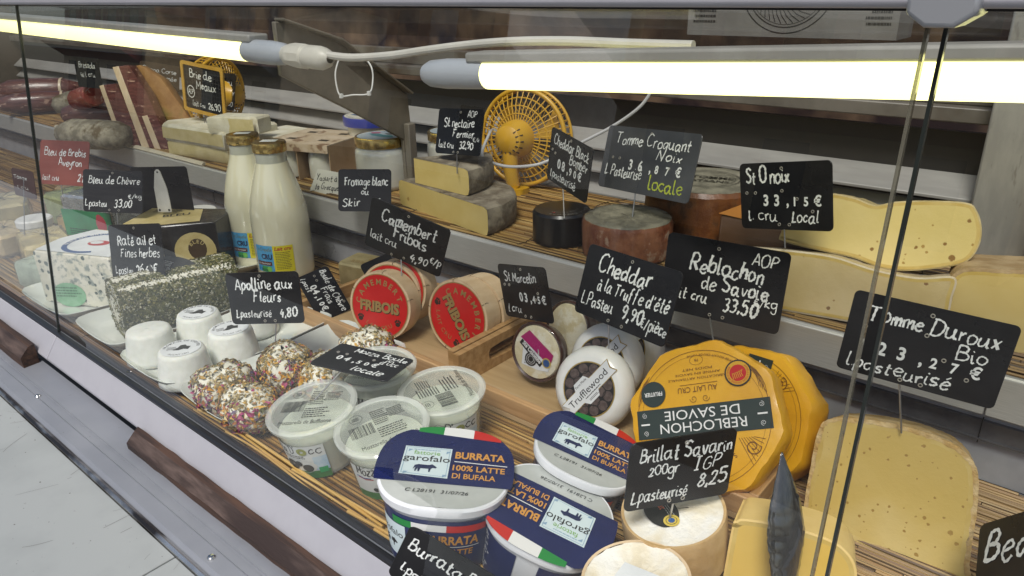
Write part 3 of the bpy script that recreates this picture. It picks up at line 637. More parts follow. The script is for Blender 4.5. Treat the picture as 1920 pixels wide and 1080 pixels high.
parcels = [(( -1.47, .420), .12, .07, .05, .3, (.40, .46, .36), 'pale green tinted cheese parcel in cling film at the left glass joint'),
           ((-1.60, .455), .13, .08, .06, -.2, (.48, .38, .18), 'yellow cheese parcel in cling film behind the glass at far left'),
           ((-1.72, .60), .14, .09, .05, .4, (.50, .36, .16), 'orange yellow cheese slices stacked at the far left of the lower deck'),
           ((-1.60, .60), .10, .08, .06, .5, (.46, .42, .30), 'cream coloured cheese parcel in film behind the white lid tub'),
           ((-1.78, .44), .12, .09, .045, .2, (.52, .40, .22), 'pale orange cheese parcel at the front of the far left pane'),
           ((-1.98, .50), .14, .10, .06, -.3, (.44, .36, .18), 'amber cheese wedge in film at the far left'),
           ((-2.0, .70), .15, .10, .05, .2, (.40, .30, .16), 'brown rinded cheese in film under the left shelf end'),
           ((-1.86, .62), .13, .10, .07, .1, (.30, .34, .16), 'greenish cheese piece under film at the far left corner')]
for (x, y), w, l, h, rz, c, lab in parcels:
    t = thing('film_wrapped_cheese', lab, 'cheese', frame((x, y, 0), rz))
    b = MB(); b.prism(rrect(w, l, .015), 0, h, ch=.006); b.build('cheese_piece', mat('parcel_%d%d' % (c[0] * 100, c[1] * 100), c, tuple(q * 1.3 for q in c), 30, rough=.5), t, jit=.001)
    o = MB(); n = 40
    prof = [(1.10, -.001), (1.06, h * .5), (1.02, h * 1.0), (.8, h * 1.04), (.3, h * 1.06), (0, h * 1.06)]
    o.lathe([(r_ * .5, z_) for r_, z_ in prof], n, sq=6, T=Matrix.Diagonal((w, l, 1, 1)))
    o.build('film', film, t, jit=.0022)
t = thing('small_white_tub', 'small white plastic tub standing behind the black sign with the silver blade', 'tub', at(372, 405, z=.06))
MB().lathe([(0, -.06), (.030, -.06), (.036, .0), (.038, .002), (.038, .012), (.036, .014), (0, .014)], 30).build('tub_wall', mat('tub_lid_white', (.7, .7, .68)), t)
MB().lathe([(.0345, -.03), (.0352, -.022), (.036, -.012)], 30).build('blue_band', blue_ink, t)

# ================================================================== herb crusted log
herb_white = mat('fresh_cheese', (.66, .64, .52), (.74, .72, .61), 50, rough=.6, bump=.35, bscale=90)
herb_flk = mat('herb_flakes', (1, 1, 1), rough=.7, island=[(.06, .07, .018), (.11, .115, .03), (.22, .20, .06), (.03, .04, .015), (.22, .20, .09), (.06, .07, .02), (.10, .085, .03), (.40, .38, .26)])
def flakes(o, pts, nrm, smin, smax, lift=.0015, mi=0, aspect=(.3, .6)):
    for p, nn in zip(pts, nrm):
        nn = Vector(nn) + Vector((random.uniform(-.5, .5), random.uniform(-.5, .5), random.uniform(-.5, .5))); nn.normalize()
        u = nn.orthogonal().normalized(); u = Matrix.Rotation(random.uniform(0, 6.28), 3, nn) @ u; v = nn.cross(u)
        L = random.uniform(smin, smax); w = L * random.uniform(*aspect); p = Vector(p) + Vector(nn) * random.uniform(0, lift); bend = nn * L * random.uniform(-.2, .3)
        o.add([p - u * L / 2, p + v * w / 2 + bend, p + u * L / 2, p - v * w / 2 + bend], [(0, 1, 2, 3)], mi)
ang = math.radians(80)
t = thing('herb_cheese_log', 'block of fresh cheese crusted with green herbs on its own plate', 'cheese', frame((-1.128, .484, .005), ang))
prof = [(.040 * math.copysign(abs(math.cos(a)) ** .72, math.cos(a)), .044 + .044 * math.copysign(abs(math.sin(a)) ** .72, math.sin(a))) for a in [2 * PI * k / 28 for k in range(28)]]
TX = Matrix(((0, 0, 1, 0), (1, 0, 0, 0), (0, 1, 0, 0), (0, 0, 0, 1)))
b = MB(); b.prism(prof, -.090, .090, T=TX, ch=.004); b.build('cheese_body', herb_white, t, jit=.0012)
o = MB(); P = []; N = []
for k in range(8000):
    a = random.uniform(-1.35, PI + 1.2); x = random.uniform(-.091, .091)
    if random.random() < .22 and math.sin(x * 55 + a * 2) + random.uniform(-.8, 1.5) < 0: continue
    y = .040 * math.copysign(abs(math.cos(a)) ** .72, math.cos(a)); z = .044 + .044 * math.copysign(abs(math.sin(a)) ** .72, math.sin(a))
    P.append((x, y, z)); N.append((0, y / .04, (z - .044) / .044))
for k in range(500):
    a = random.uniform(0, 6.28); r = random.random() ** .5
    if r < .55 and random.random() < .8: continue
    P.append((-.0905, .038 * r * math.cos(a), .044 + .042 * r * math.sin(a))); N.append((-1, 0, 0))
flakes(o, P, N, .0024, .0062, aspect=(.4, .8))
m = len(prof); ov = [(-.0905, y * 1.008, .044 + (z - .044) * 1.008) for y, z in prof] + [(.0902, y * 1.008, .044 + (z - .044) * 1.008) for y, z in prof]
o.add(ov, [(k, (k + 1) % m, m + (k + 1) % m, m + k) for k in range(m)], 1)
o.build('herb_crust', [herb_flk, mat('herb_layer', (.055, .062, .018), (.15, .145, .045), 120, rough=.8, bump=.6, bscale=260, c3=(.55, .53, .40), scale3=150, lo3=.56, hi3=.62)], t, smooth=0)
D = Decal(); D.poly(circle(.040, 34, ry=.026), 0); D.text('La Roule', .005, -.004, .012, 1, rot=.05, shear=.3); D.line([(-.03, .006), (-.01, .006)], .001, 1, .0003); D.line([(-.032, -.004), (-.026, .012)], .001, 1, .0003); D.fine(-.026, .014, .018, .008, 3, 1)
tag(D.build('oval_label', [mat('black_card', (.03, .03, .028), rough=.35), mat('white_ink', (.78, .78, .76))], None, face(330, 508, 1.17, (0, -1), 30, (.25, -1)), smooth=0), 'black oval cardboard label lying on the herb crusted log', 'label')

# ================================================================== goat cheeses
goat_m = mat('goat_cheese', (.68, .69, .62), (.74, .75, .69), 60, rough=.6, bump=.22, bscale=140, sss=.15)
def goat(px, py, label, sticker=True, rz=0, k=1.0):
    p = at(px, py, z=.006); t = thing('goat_cheese', label, 'cheese', frame((p.x, p.y, .005), rz), 'plain goat cheeses on a plate')
    k *= .95; r0, r1, h = .0385 * k, .0315 * k, .052 * k
    prof = [(r0 - .004, 0), (r0, .003), (r0 * .98, .010), (r1 * 1.02, h - .006), (r1 - .001, h - .0015), (r1 - .005, h), (0, h + .0004)]
    MB().lathe(prof, 40).build('cheese_body', goat_m, t, jit=.00012, smooth=60)
    if sticker:
        D = Decal(); D.poly(circle(r1 * .86, 32), 0); D.arc('FROMAGE DE CHEVRE', 0, 0, r1 * .66, PI / 2, .0042, 1, bold=.01); D.arc('AU LAIT CRU', 0, 0, r1 * .74, -PI / 2, .0035, 1, inward=True)
        D.poly([(-.010, -.006), (-.004, .001), (-.002, .008), (.004, .009), (.007, .004), (.012, .003), (.010, -.006), (.004, -.004), (-.002, -.007)], 1, .0002); D.fine(-.018, .004, .012, .01, 3, 1)
        D.build('round_sticker', [paper_white, ink], t, Matrix.Translation((0, 0, h + .0003)), smooth=0)
    return t
goat(290, 672, 'plain white goat cheese at the left corner of its plate, no sticker', False)
goat(381, 640, 'white goat cheese with round sticker behind the others on the plate', True, .6)
goat(441, 672, 'white goat cheese with round sticker nearest the flower sign pin', True, 1.2)
goat(352, 712, 'white goat cheese at the front edge of its plate', True, .9)
goat(478, 622, 'white goat cheese half hidden behind the flower cheese sign', False)

# ================================================================== flower crusted cheeses
petal = mat('dried_petals', (1, 1, 1), rough=.7, island=[(.55, .27, .03), (.42, .32, .13), (.14, .11, .03), (.24, .02, .10), (.34, .04, .14), (.55, .42, .18), (.10, .10, .03), (.20, .15, .07), (.45, .16, .04), (.13, .09, .16), (.62, .55, .40), (.62, .34, .06)])
petal_brown = mat('dried_petals_brown', (1, 1, 1), rough=.7, island=[(.34, .26, .11), (.20, .16, .07), (.42, .32, .14), (.12, .10, .05), (.28, .20, .06), (.48, .30, .07), (.55, .48, .32)])
def flower(cx, cy, r, h, label, n=900, lumps=1, rz=0, bald=.0):
    t = thing('flower_cheese', label, 'cheese', frame((cx, cy, .005), rz), 'flower crusted cheeses on a plate')
    o = MB(); P = []; N = []; ph = random.uniform(0, 6)
    def rad(a, b): return 1 + .09 * math.sin(2 * a + ph) + .06 * math.sin(3 * a + 2 * b + ph) + .04 * math.sin(5 * b + 4 * a)
    def pt(a, b):
        q = rad(a, b); return Vector((r * q * math.cos(b) ** .7 * math.cos(a), r * q * math.cos(b) ** .7 * math.sin(a), h / 2 + h / 2 * math.copysign(abs(math.sin(b)) ** .8, math.sin(b)) * q))
    nu, nv = 40, 20; vs = []; fs = []
    for j in range(nv + 1):
        b = -PI / 2 * .98 + PI * .98 * j / nv
        for i in range(nu): vs.append(pt(2 * PI * i / nu, b))
    for j in range(nv):
        for i in range(nu): q = (i + 1) % nu; fs.append((j * nu + i, j * nu + q, (j + 1) * nu + q, (j + 1) * nu + i))
    o.add(vs, fs); o.build('cheese_body', herb_white, t, jit=.0005, smooth=80)
    o = MB(); big = MB(); Pb = []; Nb = []; Pt = []; Nt = []
    while len(P) + len(Pt) < n:
        a = random.uniform(0, 2 * PI); b = math.asin(random.uniform(-.9, 1)); p = pt(a, b); nn = Vector((math.cos(a) * math.cos(b), math.sin(a) * math.cos(b), math.sin(b)))
        if math.sin(3.1 * a + ph) * math.sin(4 * b + ph * 2) > .62 and random.random() < .85 and b < 1.0: continue
        if b > .55: Pt.append(p); Nt.append(nn)
        else: P.append(p); N.append(nn)
    flakes(o, P, N, .0045, .0115, .003, aspect=(.3, .55)); flakes(o, Pt[::3], Nt[::3], .004, .008, .003, mi=0, aspect=(.3, .6)); flakes(o, Pt, Nt, .004, .010, .003, mi=1, aspect=(.25, .5))
    Pb = P[::30]; Nb = N[::30]; flakes(o, Pb, Nb, .010, .016, .003, mi=2, aspect=(.4, .6)); flakes(o, P[5::28], N[5::28], .010, .017, .003, mi=3, aspect=(.25, .4))
    o.build('petal_crust', [petal, petal_brown, mat('rose_petal', (.26, .03, .09), (.40, .08, .16), 90, rough=.6), mat('marigold_petal', (.55, .24, .02), (.62, .36, .05), 90, rough=.6)], t, smooth=0)
p = at(424, 738, z=.02); flower(p.x, p.y, .0345, .052, 'flower crusted cheese ball in the front left of its plate', 1500)
p = at(466, 778, z=.02); flower(p.x, p.y + .004, .034, .048, 'low flower crusted cheese at the front tip of its plate', 1200)
p = at(537, 706, z=.02); flower(p.x, p.y, .036, .056, 'brown topped flower crusted cheese under the pin of its sign', 1500)
p = at(614, 722, z=.02); flower(p.x, p.y, .036, .052, 'flower crusted cheese mostly hidden behind the leaning black sign', 1100)
p = at(690, 668, z=.02); flower(p.x, p.y, .034, .052, 'flower crusted cheese at the back right corner of its plate', 900)
for k in range(34):
    x, y = random.uniform(-.875, -.745), random.uniform(.375, .47)
    o = MB(); flakes(o, [(0, 0, 0)], [(0, 0, 1)], .005, .010, .001); 
    tag(o.build('fallen_petal', petal, None, frame((x, y, .0052 if y > .385 else .009), random.uniform(0, 6)), smooth=0), 'dried petal fallen on the plate below the flower cheeses', 'petal', 'fallen petals on the plate')

# ================================================================== clear mozzarella cups
cup_m = clear('cup_plastic', (.97, .98, .96), .10, .9, .30, (.84, .87, .80))
milkw = mat('cup_contents', (.66, .69, .57), (.73, .75, .64), 18, rough=.35, sss=.1, coat=.3)
lid_m = clear('lid_film', (.92, .94, .91), .10, 1.3, .26, (.62, .65, .60))
printk = mat('print_dark', (.035, .035, .035), rough=.5)
def cup_warp(r0, r1, h):
    def fn(x, y, z):
        r = r0 + (r1 - r0) * y / h + z + .0004; a = x / r0 - PI / 2
        return (r * math.cos(a), r * math.sin(a), y)
    return fn
def mozz_cup(px, py, label, rot, tilt=None, side=True):
    p = at(px, py, z=0); M_ = frame((p.x, p.y, .0005), 0)
    if tilt: M_ = M_ @ Matrix.Rotation(tilt[0], 4, 'X') @ Matrix.Rotation(tilt[1], 4, 'Y')
    t = thing('mozzarella_cup', label, 'cheese cup', M_, 'clear mozzarella cups')
    h, r0, r1 = .068, .0390, .0460
    cw = MB().lathe([(r0 - .003, 0), (r0, .003), (r1, h - .006), (r1 + .0015, h - .004), (r1 + .002, h)], 56).build('cup_wall', cup_m, t)
    MB().lathe([(r0 - .005, .002), (r0 - .002, .006), (r1 - .0035, h - .019), (r1 - .0065, h - .0175), (0, h - .0170)], 48).build('contents', milkw, t)
    MB().lathe([(r1 + .0015, h - .004), (r1 + .0048, h - .002), (r1 + .0052, h + .0015), (r1 + .003, h + .003), (r1 - .002, h + .0025), (r1 - .003, h + .001)], 64).build('rim', clear('rim_plastic', (.94, .95, .93), .08, 1.2, .34, (.86, .88, .83)), t)
    D = Decal(); D.poly(circle(r1 - .002, 48), 0, -.0002); lidp = D.build('lid', lid_m, t, Matrix.Translation((0, 0, h + .0012)), smooth=0)
    D = Decal(); D.bars(-.034, -.008, .026, .019, 0); D.ring(.0068, .0072, 0, .0002, -.022, .024); D.fine(-.026, .0265, .008, .006, 3, 0)
    D.fine(-.006, .028, .018, .026, 8, 0); D.fine(-.006, -.003, .030, .018, 5, 0, rot=0); D.text('Mozzarella de Bufflonne', .001, -.030, .0066, 0, w=.060); D.fine(.012, .024, .018, .016, 6, 0)
    D.build('lid_print', printk, lidp, Matrix.Translation((0, 0, h + .0016)) @ Matrix.Rotation(rot, 4, 'Z'), smooth=0)
    if side:
        D = Decal(); 
        D.rect(-.033, .002, .040, .050, 0, n=24); 
        D.rect(-.033, .002, .040, .013, 1, .0003, n=24); D.poly(circle(.020, 26, .008, .020, ry=.0105), 0, .0005); D.poly(circle(.008, 16, .000, .021, ry=.0070), 2, .0007); D.poly(circle(.006, 16, .018, .018, ry=.0055), 2, .0007)
        D.poly(circle(.004, 12, .009, .024, ry=.004), 2, .0007); D.poly(circle(.003, 12, -.010, .018), 2, .0007)
        for (x0, x1, yy, mm) in ((-.028, -.012, .0345, 3), (-.026, -.010, .0330, 4)): D.line([(x0, yy + .001), ((x0 + x1) / 2, yy - .0008), (x1, yy)], .0012, mm, .0005)
        D.line([(-.020, .047), (-.014, .052), (-.010, .0485), (-.004, .054), (.004, .0485)], .0005, 2, .0005)
        hand(D, "Mozza D'", -.026, .0385, .0125, 2, w=.036, thick=.10, loose=.1); D.ring(.0018, .0052, 5, .0006, .0175, .0425, n=16); hand(D, "cc", .0245, .0385, .0125, 2, w=.013, thick=.10, loose=.1)
        D.fine(-.006, .0355, .026, .005, 2, 2)
        D.rect(.026, .014, .040, .034, 6, .0004, n=6); D.rect(.029, .010, .038, .018, 7, .0007, n=4)
        D.warp(cup_warp(r0, r1, h)).build('side_label', [mat('label_white', (.62, .64, .62), rough=.35), mat('grass_green', (.035, .14, .035), (.06, .20, .05), 80, rough=.4), printk, blue_ink, red_ink, mat('olive_print', (.28, .30, .08), rough=.4), mat('sky_print', (.30, .46, .62), (.50, .60, .66), 60, rough=.4), mat('green_badge', (.03, .32, .10), rough=.4)], cw, Matrix.Rotation(rot_side[0], 4, 'Z'), smooth=60)
    return t
rot_side = [.35]
rot_side = [.05]; mozz_cup(615, 853, 'clear mozzarella cup at the front left, pin of the leaning sign on its lid', .62, (.16, -.03))
rot_side = [.75]; mozz_cup(737, 890, 'clear mozzarella cup in front showing a cow label, beside the blue tubs', 1.15, (.14, .02))
rot_side = [.75]; mozz_cup(840, 823, 'clear mozzarella cup at the back right beside the wooden crate', 2.7, (.08, .0))
rot_side = [1.0]; mozz_cup(716, 777, 'clear mozzarella cup at the back, half under the leaning sign', .5, (.05, .0))

# ================================================================== wooden crates
pine = mat('pine_wood', (.36, .20, .075), (.48, .29, .125), 14, rough=.5, bump=.12, bscale=40, stretch=(.6, 7, 7), detail=6)
pine_y = mat('pine_wood_cross', (.34, .19, .07), (.46, .28, .12), 14, rough=.5, bump=.12, bscale=40, stretch=(7, .6, 7), detail=6)
pine_end = mat('pine_end', (.40, .25, .11), (.50, .33, .16), 60, rough=.6)
def end_wall(hgt, w, th):
    """crate end with a hand hole, in local x (along wall) z"""
    o = MB(); n = 40; out = []; inn = []
    for k in range(n):
        a = 2 * PI * (k + .5) / n; ca, sa = math.cos(a), math.sin(a)
        s_ = min(w / 2 / abs(ca) if ca else 9, hgt / 2 / abs(sa) if sa else 9); out.append((s_ * ca, s_ * sa))
        hw, hh = .038, .0105; q = (abs(ca) ** 5 * 0 + 1); x = max(-hw + hh, min(hw - hh, ca * hw * 1.25)); inn.append((x + hh * ca, hh * sa))
    for q in ((w / 2, hgt / 2), (-w / 2, hgt / 2), (-w / 2, -hgt / 2), (w / 2, -hgt / 2)):
        k = min(range(n), key=lambda i: (out[i][0] - q[0]) ** 2 + (out[i][1] - q[1]) ** 2); out[k] = q
    vs = [(x, -th / 2, z) for x, z in out] + [(x, -th / 2, z) for x, z in inn] + [(x, th / 2, z) for x, z in out] + [(x, th / 2, z) for x, z in inn]; fs = []
    for k in range(n):
        j = (k + 1) % n
        fs += [(k, j, n + j, n + k), (2 * n + j, 2 * n + k, 3 * n + k, 3 * n + j), (j, k, 2 * n + k, 2 * n + j), (n + k, n + j, 3 * n + j, 3 * n + k)]
    o.add(vs, fs); return o
def crate(x0, x1, y0, y1, label, tilt=0, ends=(.052, .052)):
    t = thing('wooden_crate', label, 'crate', Matrix.Translation((x0, y0, .0005)) @ Matrix.Rotation(tilt, 4, 'X'))
    w, l, h, th = x1 - x0, y1 - y0, .029, .010
    MB().box((.0, .0, 0), (w, l, .006)).build('base_board', mat('base_board', (.40, .27, .13), (.47, .33, .17), 10, rough=.55, stretch=(.6, 7, 1)), t)
    MB().box((0, 0, .0062), (w, th, h)).build('side_board', pine, t, bevel=.0015)
    MB().box((0, l - th, .0062), (w, l, h)).build('side_board', pine, t, bevel=.0015)
    for x, he in ((th / 2, ends[0]), (w - th / 2, ends[1])):
        if he > .04: end_wall(he - .0062, l - 2 * th - .0006, th).build('end_board', pine_y, t, Matrix.Translation((x, l / 2, (he + .0062) / 2)) @ Matrix.Rotation(PI / 2, 4, 'Z'), bevel=.0012)
        else: MB().box((x - th / 2, th + .0003, .0062), (x + th / 2, l - th - .0003, he)).build('end_board', pine_y, t, bevel=.0012)
crate(-.985, -.6255, .597, .808, 'wooden crate holding the red labelled camembert boxes', ends=(.029, .052))
crate(-.6225, -.2050, .593, .808, 'wooden crate holding the white cheddars and yellow wrapped reblochon', ends=(.052, .029))

# ================================================================== camembert boxes
poplar = mat('poplar_wood', (.56, .40, .23), (.68, .52, .33), 26, rough=.55, stretch=(1, 1, .25), bump=.05)
red_lab = mat('red_label', (.50, .010, .010), (.56, .016, .014), 12, rough=.3, coat=.15)
gold_ink = mat('gold_ink', (.30, .20, .07), rough=.4); dark_ink = mat('dark_ink', (.03, .018, .01), rough=.5)
def paw(D, x, y, s, mi):
    D.poly(circle(s * .5, 10, x, y - s * .2, ry=s * .42), mi, .0004)
    for k in (-1.05, -.35, .35, 1.05): D.poly(circle(s * .18, 8, x + s * .55 * math.sin(k), y + s * .5 * math.cos(k), ry=s * .25), mi, .0004)
def camembert(M_, label, printed=True, r=.052, group='camembert boxes'):
    t = thing('camembert_box', label, 'cheese box', M_, group)
    MB().lathe([(r, 0), (r, -.0155), (r - .0012, -.0155)], 64).build('lid_rim', poplar, t); lr = t.children[0]
    MB().lathe([(r - .0014, -.0140), (r - .0014, -.033), (r - .003, -.0335), (0, -.0335)], 64).build('box_base', poplar, t)
    D = Decal(); D.z = 0; D.poly(circle(r - .0002, 64), 0, -.0003)
    D.poly(circle(r * .925, 64), 1, .0003)
    if printed:
        D.ring(r * .905, r * .930, 2, .0005)
        D.arc('CAMEMBERT', 0, 0, r * .62, PI / 2 + (.15), r * .17, 2, dz=.0006, bold=.02, gap=1.25)
        for dx, dy, mi, dz in ((.0011, -.0011, 3, .0006), (0, 0, 2, .0008)): D.text('FRIBOIS', dx, -r * .16 + dy, r * .30, mi, w=r * 1.28, bold=.045, dz=dz)
        D.arc('LAIT CRU', 0, 0, r * .70, -PI / 2, r * .13, 2, dz=.0006, inward=True, gap=1.25)
        paw(D, -r * .62, -r * .40, r * .16, 3); paw(D, r * .60, -r * .42, r * .16, 3)
    D.build('printed_lid', [poplar, red_lab, gold_ink, dark_ink], lr, smooth=0)
    st = MB()
    for a in (.3, 1.5, 2.7, 4.0, 5.3):
        st.tube([(r * 1.004 * math.cos(a + q), r * 1.004 * math.sin(a + q), z) for q, z in ((0, -.002), (.02, -.006), (.0, -.010))], .0004, 5)
        st.tube([(r * .94 * math.cos(a), r * .94 * math.sin(a), .0006), (r * 1.003 * math.cos(a), r * 1.003 * math.sin(a), .0004)], .0004, 5)
    st.build('staple', mat('staple_steel', (.05, .04, .035), rough=.4, metal=.6), lr)
    return t
def back(M_, dist, dx=0, dy=0, yaw=0): return M_ @ Matrix.Translation((dx, dy, -dist)) @ Matrix.Rotation(yaw, 4, 'Y')
MA = face(712, 574, 1.090, (-.93, .35), 35, (.17, -.98))
camembert(MA, 'red labelled camembert box leaning at the left of its crate')
camembert(back(MA, .0345, -.004, .008, .05), 'camembert box tucked directly behind the left red one')
MBk = face(748, 545, 1.125, (-.9, .1), 38, (.2, -1)); camembert(MBk, 'camembert box with red top edge peeking out behind the left pair', r=.050)
MC = face(857, 594, 1.057, (-.945, .326), 42, (.9, -.42))
camembert(MC, 'red labelled camembert box turned on its side at the right of its crate', r=.0545)
camembert(back(MC, .0345, .002, .002, .03), 'camembert box tucked behind the sideways red one', r=.0545)

# ================================================================== small soft cheese in tub (St Marcellin)
terracotta = mat('brown_cup', (.05, .018, .012), rough=.3, coat=.3)
soft = mat('soft_rind', (.60, .52, .32), (.68, .61, .42), 40, rough=.5, bump=.5, bscale=70, coat=.4, c3=(.72, .68, .54), scale3=55, lo3=.5, hi3=.58)
def marcellin(M_, label, lab=True, r=.040):
    t = thing('soft_cheese_pot', label, 'cheese', M_)
    MB().lathe([(r * .90, .002), (r * .97, .004), (r, .002), (r, -.002), (r * .80, -.022), (0, -.023)], 48).build('brown_cup', terracotta, t)
    MB().lathe([(r * .91, .0005), (r * .86, .0035), (r * .6, .0045), (0, .0045)], 44).build('cheese_top', soft, t)
    if lab:
        D = Decal(); D.z = .0050
        D.poly([(-.020, .004), (-.024, .016), (-.012, .026), (.014, .012), (.026, .002), (.022, -.020), (.006, -.022), (-.020, -.020)], 0)
        D.poly([(-.025, .016), (-.012, .028), (.028, .004), (.024, -.012)], 1, .0003); hand(D, 'Saint Marcellin', -.020, .0135, .0072, 2, rot=-.60, w=.048, thick=.10, loose=.1)
        D.poly([(-.026, .008), (-.022, .014), (.013, -.011), (.009, -.017)], 3, .0005); D.text('Ste Colombe', -.0065, -.0025, .0058, 2, rot=-.61, w=.036, bold=.03, dz=.0008)
        D.poly(circle(.0095, 20, -.006, -.010), 3, .0004); D.ring(.004, .0045, 2, .0006, -.006, -.010); D.ring(.0065, .007, 2, .0006, -.006, -.010)
        D.poly(circle(.0068, 20, .0185, -.009), 4, .0007); D.poly(circle(.0046, 20, .0185, -.009), 5, .0009); D.ring(.0048, .0054, 5, .0009, .0185, -.009)
        D.fine(-.016, -.013, .016, .006, 3, 3); D.fine(-.002, .022, .018, .006, 3, 3, rot=-.6)
        D.build('label', [paper_white, mat('magenta_print', (.36, .015, .13), rough=.35), mat('white_ink', (.78, .78, .76)), ink, mat('yellow_print', (.6, .45, .08), rough=.4), blue_ink], t, smooth=0)
    o = MB(); o.lathe([(r * 1.01, -.003), (r * 1.0, .003), (r * .9, .0065), (r * .5, .0075), (0, .0072)], 36); o.build('film', clear('shiny_film', (.975, .98, .985), .06, .9), t, jit=.0006)
    return t
ms = face(1008, 660, .960, (-.9, .35), 38, (.30, -.95)); marcellin(ms, 'small round soft cheese with magenta and black label in brown cup')
marcellin(face(1066, 618, 1.0, (-.9, .1), 45, (0, -1)), 'small soft cheese in dark cup behind the magenta labelled one', False, .040)

# ================================================================== white waxed cheddars
wax = mat('white_wax', (.72, .72, .68), (.76, .76, .72), 20, rough=.3, coat=.3, bump=.05, bscale=60, sss=.08)
gold_line = mat('gold_line', (.45, .32, .10), rough=.3, metal=.4)
truf_brown = mat('truffle_print', (.07, .05, .045), (.12, .09, .08), 200, rough=.5)
def waxed(M_, label, r=.050, th=.036):
    t = thing('waxed_cheddar', label, 'cheese', M_, 'white waxed cheddars')
    MB().lathe([(0, 0), (r * .74, 0), (r * .86, -.0025), (r * .96, -.009), (r, -.018), (r * .96, -.027), (r * .84, -.034), (0, -.036)], 56).build('wax_coat', wax, t, jit=.0003, smooth=80)
    D = Decal(); D.poly(circle(r * .66, 48), 0); D.poly(circle(r * .63, 48), 1, .0002)
    for rr, nn in ((.50, 12), (.30, 7)):
        for k in range(nn): a = 2 * PI * k / nn; D.poly(circle(r * .125, 12, r * rr * math.cos(a), r * rr * math.sin(a)), 2, .0003 + .00003 * (k % 2)); D.ring(r * .12, r * .135, 1, .0005, r * rr * math.cos(a), r * rr * math.sin(a), n=14)
    c = .88; s_ = .47
    D.poly([(-r * .80, -r * .17), (r * .68, -r * .17), (r * .86, -r * .17), (r * .78, 0), (r * .86, r * .19), (-r * .80, r * .19), (-r * .70, 0)], 0, .0005)
    D.poly([(-r * .79, -r * .155), (r * .83, -r * .155), (r * .75, 0), (r * .83, r * .175), (-r * .79, r * .175), (-r * .69, 0)], 3, .0007)
    D.poly([(-r * .30, r * .17), (-r * .22, r * .32), (r * .12, r * .32), (r * .20, r * .17)], 3, .0007); D.poly([(-r * .30, -r * .15), (-r * .2, -r * .28), (r * .12, -r * .28), (r * .20, -r * .15)], 3, .0007)
    D.text('Trufflewood', 0, -r * .06, r * .17, 1, w=r * 1.28, dz=.0010); D.text('Farm Made', -r * .05, r * .20, r * .06, 1, dz=.001); D.fine(-r * .2, -r * .10, r * .5, r * .05, 1, 1, dz=.001); D.fine(-r * .14, -r * .18, r * .28, r * .06, 2, 1, dz=.001)
    D.build('round_label', [gold_line, ink, truf_brown, paper_white], t, Matrix.Rotation(math.radians(0), 4, 'Z'), smooth=0)
    return t
MW = face(1104, 730, .865, (-.85, .25), 25, (-.72, -.70))
waxed(MW, 'white waxed cheddar in front with a pale ribbon across its dark label', .050)
waxed(face(1126, 680, .925, (-.85, .1), 28, (-.7, -.7)), 'white waxed cheddar in the middle of the leaning three', .050)
waxed(face(1168, 652, .975, (-.8, .1), 30, (-.7, -.7)), 'white waxed cheddar at the back of the leaning three', .050)

